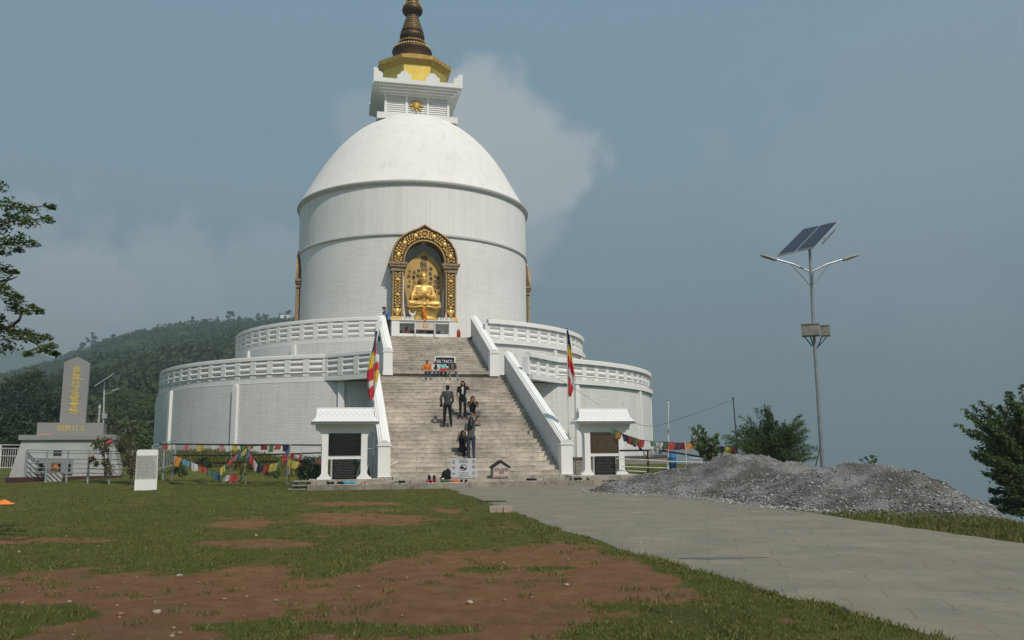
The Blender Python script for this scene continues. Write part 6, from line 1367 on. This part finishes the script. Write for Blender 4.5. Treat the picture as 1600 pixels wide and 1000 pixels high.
bunting('prayer flags strung from white pole across the shrub behind the heap', [(1036, 690), (1056, 692), (1076, 692), (1088, 690), (1110, 695), (1130, 698), (1150, 697)], 30.6, ['red', 'red', 'navy', 'wine', 'orange', 'orange', 'green', None, 'red', None, 'navy', 'yellow', 'wine'], .34)
bunting('twisted string of dark prayer flags dropping below the red one', [(978, 681), (990, 691), (1004, 702), (1009, 712)], 29.8, ['red', 'wine', 'navy', 'yellow'], .24)
bunting('string of pale prayer flags hanging below the white pole top', [(1044, 690), (1030, 698), (1014, 704)], 30.8, ['blue', 'white', 'white'], .30)
# poles, wires, barrel
def pole(name, a, b, Y, r, mat, label, cat='pole'):
    p, q = at(*a, Y), at(*b, Y); z = float(ground_z(p.x, p.y)); e = empty(name, (p.x, p.y, min(z, p.z)), 0, label, cat); b0 = Vector(e.location)
    MB().tube([(0, 0, -.1), q-b0], r, 8, r*.8).build('shaft', mat, e); MB().ell(q-b0, r*1.3, 8, 6).build('tip', mat, e); return e
pole('pale_post', (451, 755), (453.5, 696), 31.6, .028, pm('bamboo', (.36, .36, .24), .7), 'pale thin post carrying bundled prayer flags left of the kiosk', 'post')
pole('white_pole', (1043, 735), (1044, 630), 31., .036, M['white_pipe'], 'white painted pole standing in front of the blue barrel')
pole('thin_pole', (1154, 725), (1145.5, 622), 40, .035, M['rust_dark'], 'thin dark leaning pole left of the feathery bush')
pole('thin_prop', (1262, 720), (1282, 697), 28, .02, M['rust_dark'], 'thin slanting prop at the foot of the tall solar lamp')
def wire(label, pts, Ys, r=.007):
    q = [at(a, b, Y) for (a, b), Y in zip(pts, Ys)]; e = empty('wire', q[0], 0, label, 'wire'); MB().tube([p-q[0] for p in q], r, 5).build('cable', M['rust_dark'], e)
wire('dark cable sagging from the right kiosk roof to the white pole', [(989, 660), (1005, 665), (1025, 666), (1044, 660)], (30.6, 30.7, 30.8, 31))
wire('faint cable rising from the white pole to the thin leaning pole', [(1044, 660), (1090, 645), (1120, 634), (1145.5, 624)], (31, 35, 38, 40), .008)
wire('faint cable slanting across the bright right terrace wall', [(872, 592), (905, 612), (935, 632)], (32., 34., 38.), .007)
bp_ = at(1050, 730, 34); e = empty('blue_barrel', (bp_.x, 34, .60), 0, 'blue plastic barrel half hidden by the white pole', 'barrel'); top = at(1050, 706, 34).z-.60
m = MB(); m.lathe([(.16, 0), (.18, .03), (.18, top*.33), (.19, top*.35), (.18, top*.37), (.18, top*.66), (.19, top*.68), (.18, top*.70), (.18, top-.04), (.165, top), (0, top)], 20); m.smooth = [True]*len(m.f); m.build('drum', solid('blue_plastic', (.04, .15, .34), .45), e); MB().lathe([(.15, top+.001), (.15, top+.02), (0, top+.02)], 18).build('lid', solid('blue_plastic_lid', (.03, .10, .24), .5), e)
for px, lab in ((1068, 'round white bottle on the ground right of the blue barrel'), (1073, 'white bottle farther right of the blue barrel')):
    e = empty('white_bottle', Vector((at(px, 729, 33.2).x, 33.2, float(ground_z(at(px, 729, 33.2).x, 33.2)))), 0, lab, 'bottle'); m = MB(); m.lathe([(.05, 0), (.065, .03), (.065, .12), (.03, .15), (.03, .18), (0, .18)], 12); m.build('bottle', M['white_clean'], e)
# retaining wall right
t = NT('rubble_wall'); uv = t.coord('UV'); vo = t.n('ShaderNodeTexVoronoi', feature='DISTANCE_TO_EDGE'); mp = t.n('ShaderNodeMapping'); mp.inputs['Scale'].default_value = (3.2, 5.2, 1); t.l(uv, mp.inputs['Vector']); t.l(mp.outputs[0], vo.inputs['Vector'])
v2 = t.n('ShaderNodeTexVoronoi'); t.l(mp.outputs[0], v2.inputs['Vector'])
col = t.mix(t.ramp(vo.outputs['Distance'], [(.03, (0, 0, 0)), (.09, (1, 1, 1))]), (.06, .05, .042), t.ramp(v2.outputs['Distance'], [(.0, (.55, .52, .47)), (.6, (.34, .30, .26))])); t.l(col, t.b.inputs['Base Color']); t.b.inputs['Roughness'].default_value = .9; t.bump(vo.outputs['Distance'], .8, .06)
e = empty('retaining_wall', (AX, AY, 0), TH, 'low whitewashed rubble wall around the foot of the right terrace', 'wall')
m = MB(); m.lathe([(16.3, -1.5), (16.25, .95)], 90, a0=rad(14), a1=rad(105), uvr=16.3); m.build('wall', t.m, e, recalc=False)
m = MB(); m.lathe([(16.3, .93), (16.2, 1.0), (15.0, 1.02)], 90, a0=rad(14), a1=rad(105)); m.build('soil_top', pm('dark_soil', (.07, .055, .045), .95, 0, .4, 6, .4, 20), e, recalc=False)
# dark shrub, planks
sh = [(478, 722, 9), (490, 728, 10), (470, 735, 9), (483, 738, 12), (495, 740, 9), (473, 746, 8), (487, 748, 10), (497, 730, 8)]
b_ = at(483, 754, 30.9); b_.z = float(ground_z(b_.x, b_.y)); spray_tree('dark_shrub', b_, 'dark green shrub at the left side of the left kiosk base', 'shrub', sh, 30.9, M['leaf_dark'], 70, .05, ([(483, 752), (480, 730)], [(483, 752), (494, 728)]), 14, .1, .03)
for i, (px, py, r, lab) in enumerate(((398, 727, 8, 'dark clump of weeds below the middle prayer flags'), (280, 735, 8, 'leafy weed clump beside the blue grey fence'), (320, 722, 7, 'low weed clump under the dark pipe railing'), (425, 738, 7, 'weed clump behind the red prayer flags'))):
    b_ = at(px, py+10, 33.0); b_.z = float(ground_z(b_.x, b_.y)); spray_tree('weed_clump', b_, lab, 'plant', [(px-6, py, r), (px+6, py+3, r), (px, py-5, r*.8)], 33.0, M['leaf'] if i % 2 else M['leaf_dark'], 80+i, .05, ([(px, py+10), (px, py)],), 14, .1, .015)
p = gpt(472, 766); e = empty('plank_stack', p, TH, 'three grey planks stacked with gaps beside the platform corner', 'planks')
for k, (w, dx) in enumerate(((.78, -.05), (.66, .0), (.60, .0))): m = MB(); m.box((-w/2+dx, -.25+.05*k, .02+.13*k), (w/2+dx, .25+.05*k, .06+.13*k)); m.build('plank', pm('old_plank', (.26, .25, .24), .85, 0, .3, 9), e)
for k in range(2):
    for x in (-.2, .2): MB().box((x-.04, -.1+.05*k, .061+.13*k), (x+.04, .2+.05*k, .149+.13*k)).build('spacer', M['rust_dark'], e)
for px, lab in ((772, 'broken brick at the grassy path edge, left of three'), (783, 'broken brick at the grassy path edge, middle of three'), (792, 'broken brick at the grassy path edge, right of three')):
    p = gpt(px, 800); m = MB(); m.box((-.11, -.10, -.03), (.11, .10, .13)); o = m.build('broken_brick', pm('pale_brick', (.42, .34, .27), .9, 0, .4, 12, .4, 30), None, p, .2+px*.01); tag(o, lab, 'brick', 'bricks at the path edge')
p = gpt(770, 785.5, .02); m = MB(); m.box((-.35, -.03, 0), (.35, .03, .03)); m.box((-.2, -.05, .0), (-.1, .05, .035)); tag(m.build('dark_stick', M['rust_dark'], None, p, .05), 'dark stick lying on the path near the bricks', 'stick')
p = gpt(1130, 873); m = MB(); m.add([(-.62, -.05, 0), (-.2, -.16, 0), (.62, -.03, 0), (.25, .09, 0), (-.4, .10, 0)], [(0, 1, 2, 3, 4)]); o = m.build('wet_patch', pm('wet_stone', (.15, .147, .135), .55, 0, .3, 5), None, (p.x, p.y, .0255)); tag(o, kind='structure')
# tall solar lamp
LY = 27.; e = empty('solar_street_lamp', (9.88, LY, -.55), 0, 'tall galvanised solar street lamp with two arms and twin panels behind the heap', 'street lamp'); b0 = Vector(e.location); q = lambda px, py, Y=LY: at(px, py, Y)-b0
MB().tube([(0, 0, 0), q(1271.5, 520), q(1265, 386)], [.064, .054, .048], 12).build('pole', M['steel'], e)
a, b_, c_, d_ = q(1214, 399.5, 27.5), q(1272.5, 386, 26.5), q(1309.5, 345.5, 27.3), q(1256.5, 357, 28.3); nn = (b_-a).cross(d_-a).normalized()
def slab(A, B_, C_, D_, th, name, mat, par, off=0.):
    o_ = nn*off; m = MB(); m.add([A+o_, B_+o_, C_+o_, D_+o_, A+o_-nn*th, B_+o_-nn*th, C_+o_-nn*th, D_+o_-nn*th], [(0, 1, 2, 3), (7, 6, 5, 4), (0, 4, 5, 1), (1, 5, 6, 2), (2, 6, 7, 3), (3, 7, 4, 0)]); return m.build(name, mat, par)
for s0, s1 in ((0, .49), (.51, 1)):
    A, B_, C_, D_ = a.lerp(b_, s0), a.lerp(b_, s1), d_.lerp(c_, s1), d_.lerp(c_, s0); pn = slab(A, B_, C_, D_, .04, 'solar_panel', M['alu'], e)
    mid = (A+B_+C_+D_)/4; k = .955; slab(*[mid+(p-mid)*k for p in (A, B_, C_, D_)], .006, 'cells', M['asphaltblue'], pn, .008)
    m = MB()
    for i in range(1, 6): x = i/6; m.tube([A.lerp(B_, x)+nn*.010, D_.lerp(C_, x)+nn*.010], .004, 4)
    for i in range(1, 10): x = i/10; m.tube([A.lerp(D_, x)+nn*.010, B_.lerp(C_, x)+nn*.010], .004, 4)
    m.build('grid_lines', solid('cell_grid', (.07, .08, .12)), pn)
MB().tube([a.lerp(d_, .4)-nn*.07, b_.lerp(c_, .4)-nn*.07], .03, 6).build('panel_bracket', M['steel'], e); MB().tube([q(1265, 388), (a+b_+c_+d_)/4-nn*.08], .035, 6).build('panel_bracket', M['steel'], e); MB().tube([q(1283, 377, 26.7)-nn*.1, q(1303, 355, 27.1)-nn*.1], .02, 6).build('panel_strut', M['rust_dark'], e)
for pts, hd, br in (([(1266, 425), (1240, 413), (1212, 405)], ((1212, 405.5), (1189, 399)), [(1266, 446), (1252, 430), (1236, 413)]), ([(1267, 425), (1292, 413), (1318, 405)], ((1318, 405.5), (1341, 398.5)), [(1269, 446), (1281, 432), (1296, 412)])):
    ar = MB().tube([q(*p) for p in pts], .028, 8).build('arm', M['steel'], e); A, B_ = q(*hd[0]), q(*hd[1]); m = MB(); dd = (B_-A).normalized(); u_ = Vector((0, 1, 0))
    m.sm = True; m.cap_(A, A+(B_-A)*.3, .05, .07, 8); m.ell((A+B_)/2+(B_-A)*.1, (.24, .10, .05), 12, 8, dd.to_track_quat('X', 'Z').to_matrix()); m.build('lamp_head', solid('lamp_grey', (.30, .29, .27), .5), ar); MB().tube([q(*p) for p in br], .018, 6).build('brace', M['steel'], e)
MB().tube([q(1270.5, 424, 26.9), q(1270.5, 446, 26.9)], .018, 6).build('brace', M['steel'], e)
def lbox(px0, px1, py0, py1, Y, dep, rz, name):
    A, B_ = q(px0, py1, Y), q(px1, py0, Y); c = (A+B_)/2; m = MB(); w = abs(B_.x-A.x)/2; h = abs(B_.z-A.z)/2; m.box((-w, -dep/2, -h), (w, dep/2, h)); o = m.build(name, M['rust_box'], e, c, rz); m = MB(); m.box((-w*1.03, -dep/2-.02, h*.86), (w*1.03, dep/2+.02, h*1.03)); m.build('lid', M['rust_box'], o); return o
lbox(1254, 1279, 507, 525, 26.75, .5, rad(-22), 'battery_box'); lbox(1283, 1296, 509, 525, 27.1, .45, rad(-22), 'battery_box')
for p0, p1 in (((1257, 526), (1269, 541)), ((1292, 526), (1279, 541)), ((1266, 526), (1272, 544)), ((1284, 526), (1277, 544))): MB().tube([q(*p0, 26.9), q(*p1)], .018, 6).build('box_bracket', M['rust_dark'], e)
# ================================================================== AIR AND LIGHT
SUN_EL, SUN_AZ = rad(50), rad(33)             # azimuth from -Y towards +X
sd = Vector((math.sin(SUN_AZ)*math.cos(SUN_EL), -math.cos(SUN_AZ)*math.cos(SUN_EL), math.sin(SUN_EL)))
sl_ = bpy.data.lights.new('sun', 'SUN'); sl_.energy = 3.0; sl_.angle = rad(.6); sl_.color = (1.0, .92, .815); so_ = bpy.data.objects.new('sun', sl_); COL.objects.link(so_); so_.rotation_euler = (-sd).to_track_quat('-Z', 'Y').to_euler()
hz_ = bpy.data.materials.new('haze'); hz_.use_nodes = True; nt = hz_.node_tree; nt.nodes.clear(); o_ = nt.nodes.new('ShaderNodeOutputMaterial'); pv = nt.nodes.new('ShaderNodeVolumePrincipled'); pv.inputs['Color'].default_value = (.40, .50, .555, 1); pv.inputs['Density'].default_value = .00085; pv.inputs['Anisotropy'].default_value = .0; nt.links.new(pv.outputs[0], o_.inputs['Volume'])
m = MB(); m.box((-6600, -450, -545), (7200, 7600, 190)); h = m.build('haze', hz_); h['kind'] = 'stuff'; h.display_type = 'WIRE'
w = bpy.data.worlds.new('World'); S.world = w; w.use_nodes = True; nt = w.node_tree; nt.nodes.clear()
N_ = lambda ty: nt.nodes.new(ty); Lk = nt.links.new
out = N_('ShaderNodeOutputWorld'); bg = N_('ShaderNodeBackground'); bg.inputs['Strength'].default_value = .1; Lk(bg.outputs[0], out.inputs['Surface'])
tc = N_('ShaderNodeTexCoord'); sep = N_('ShaderNodeSeparateXYZ'); Lk(tc.outputs['Generated'], sep.inputs[0])
mxz = N_('ShaderNodeMath'); mxz.operation = 'MAXIMUM'; Lk(sep.outputs['Z'], mxz.inputs[0]); mxz.inputs[1].default_value = .03
cmb = N_('ShaderNodeCombineXYZ'); Lk(sep.outputs['X'], cmb.inputs[0]); Lk(sep.outputs['Y'], cmb.inputs[1]); Lk(mxz.outputs[0], cmb.inputs[2])
sky = N_('ShaderNodeTexSky'); sky.sky_type = 'NISHITA'; sky.sun_disc = False; sky.sun_elevation = SUN_EL; sky.sun_rotation = math.atan2(sd.x, sd.y); sky.dust_density = 3.0; sky.air_density = 1.0; Lk(cmb.outputs[0], sky.inputs['Vector'])
def cr(fac, stops):
    r = N_('ShaderNodeValToRGB'); e = r.color_ramp.elements
    while len(e) < len(stops): e.new(.5)
    for x, (p, c) in zip(e, stops): x.position = p; x.color = (*c, 1)
    Lk(fac, r.inputs[0]); return r.outputs[0]
def mx(fac, a, b, mode='MIX'):
    x = N_('ShaderNodeMix'); x.data_type = 'RGBA'; x.blend_type = mode
    for s_, v in ((x.inputs[0], fac), (x.inputs[6], a), (x.inputs[7], b)):
        if hasattr(v, 'is_output'): Lk(v, s_)
        elif isinstance(v, tuple): s_.default_value = (*v, 1)
        else: s_.default_value = v
    return x.outputs[2]
hazecol = cr(sep.outputs['Z'], [(.0, (.112, .160, .192)), (.10, (.138, .194, .232)), (.30, (.184, .272, .328)), (.55, (.178, .290, .368)), (1., (.18, .29, .37))])
hk = mx(1., hazecol, (10., 10., 10.), 'MULTIPLY')
base = mx(.82, sky.outputs[0], hk)
def fm(op, a, b=None, c=None):
    n = N_('ShaderNodeMath'); n.operation = op
    for i, v in enumerate((a, b, c)):
        if v is None: continue
        if hasattr(v, 'is_output'): Lk(v, n.inputs[i])
        else: n.inputs[i].default_value = v
    return n.outputs[0]
nrm = N_('ShaderNodeVectorMath'); nrm.operation = 'NORMALIZE'; Lk(tc.outputs['Generated'], nrm.inputs[0])
ns = N_('ShaderNodeTexNoise'); ns.inputs['Scale'].default_value = 8.; ns.inputs['Detail'].default_value = 9; ns.inputs['Roughness'].default_value = .58; Lk(nrm.outputs[0], ns.inputs['Vector'])
cl = None
for px, py, r0, amt in ((770, 230, 6.2, .80), (840, 270, 4.6, .74), (745, 165, 3.2, .75), (800, 330, 5.5, .45), (100, 455, 5.6, .62), (240, 500, 6.5, .5), (10, 470, 6., .5), (1500, 260, 14., .10), (590, 200, 2.6, .25), (400, 490, 5.5, .35)):
    d = Vector(ray(px, py)).normalized(); dp = N_('ShaderNodeVectorMath'); dp.operation = 'DOT_PRODUCT'; Lk(nrm.outputs[0], dp.inputs[0]); dp.inputs[1].default_value = d
    ang = fm('MULTIPLY', fm('ARCCOSINE', fm('MINIMUM', dp.outputs['Value'], .999999)), 180/math.pi/r0)
    a_ = fm('ADD', ang, fm('MULTIPLY_ADD', ns.outputs['Fac'], -2.2, 1.1)); mr = N_('ShaderNodeMapRange'); mr.interpolation_type = 'SMOOTHSTEP'; Lk(a_, mr.inputs['Value']); mr.inputs['From Min'].default_value = 1.05; mr.inputs['From Max'].default_value = .60; mr.inputs['To Min'].default_value = 0; mr.inputs['To Max'].default_value = amt
    cl = mr.outputs[0] if cl is None else fm('MAXIMUM', cl, mr.outputs[0])
Lk(mx(cl, base, (3.95, 4.2, 4.4)), bg.inputs['Color'])
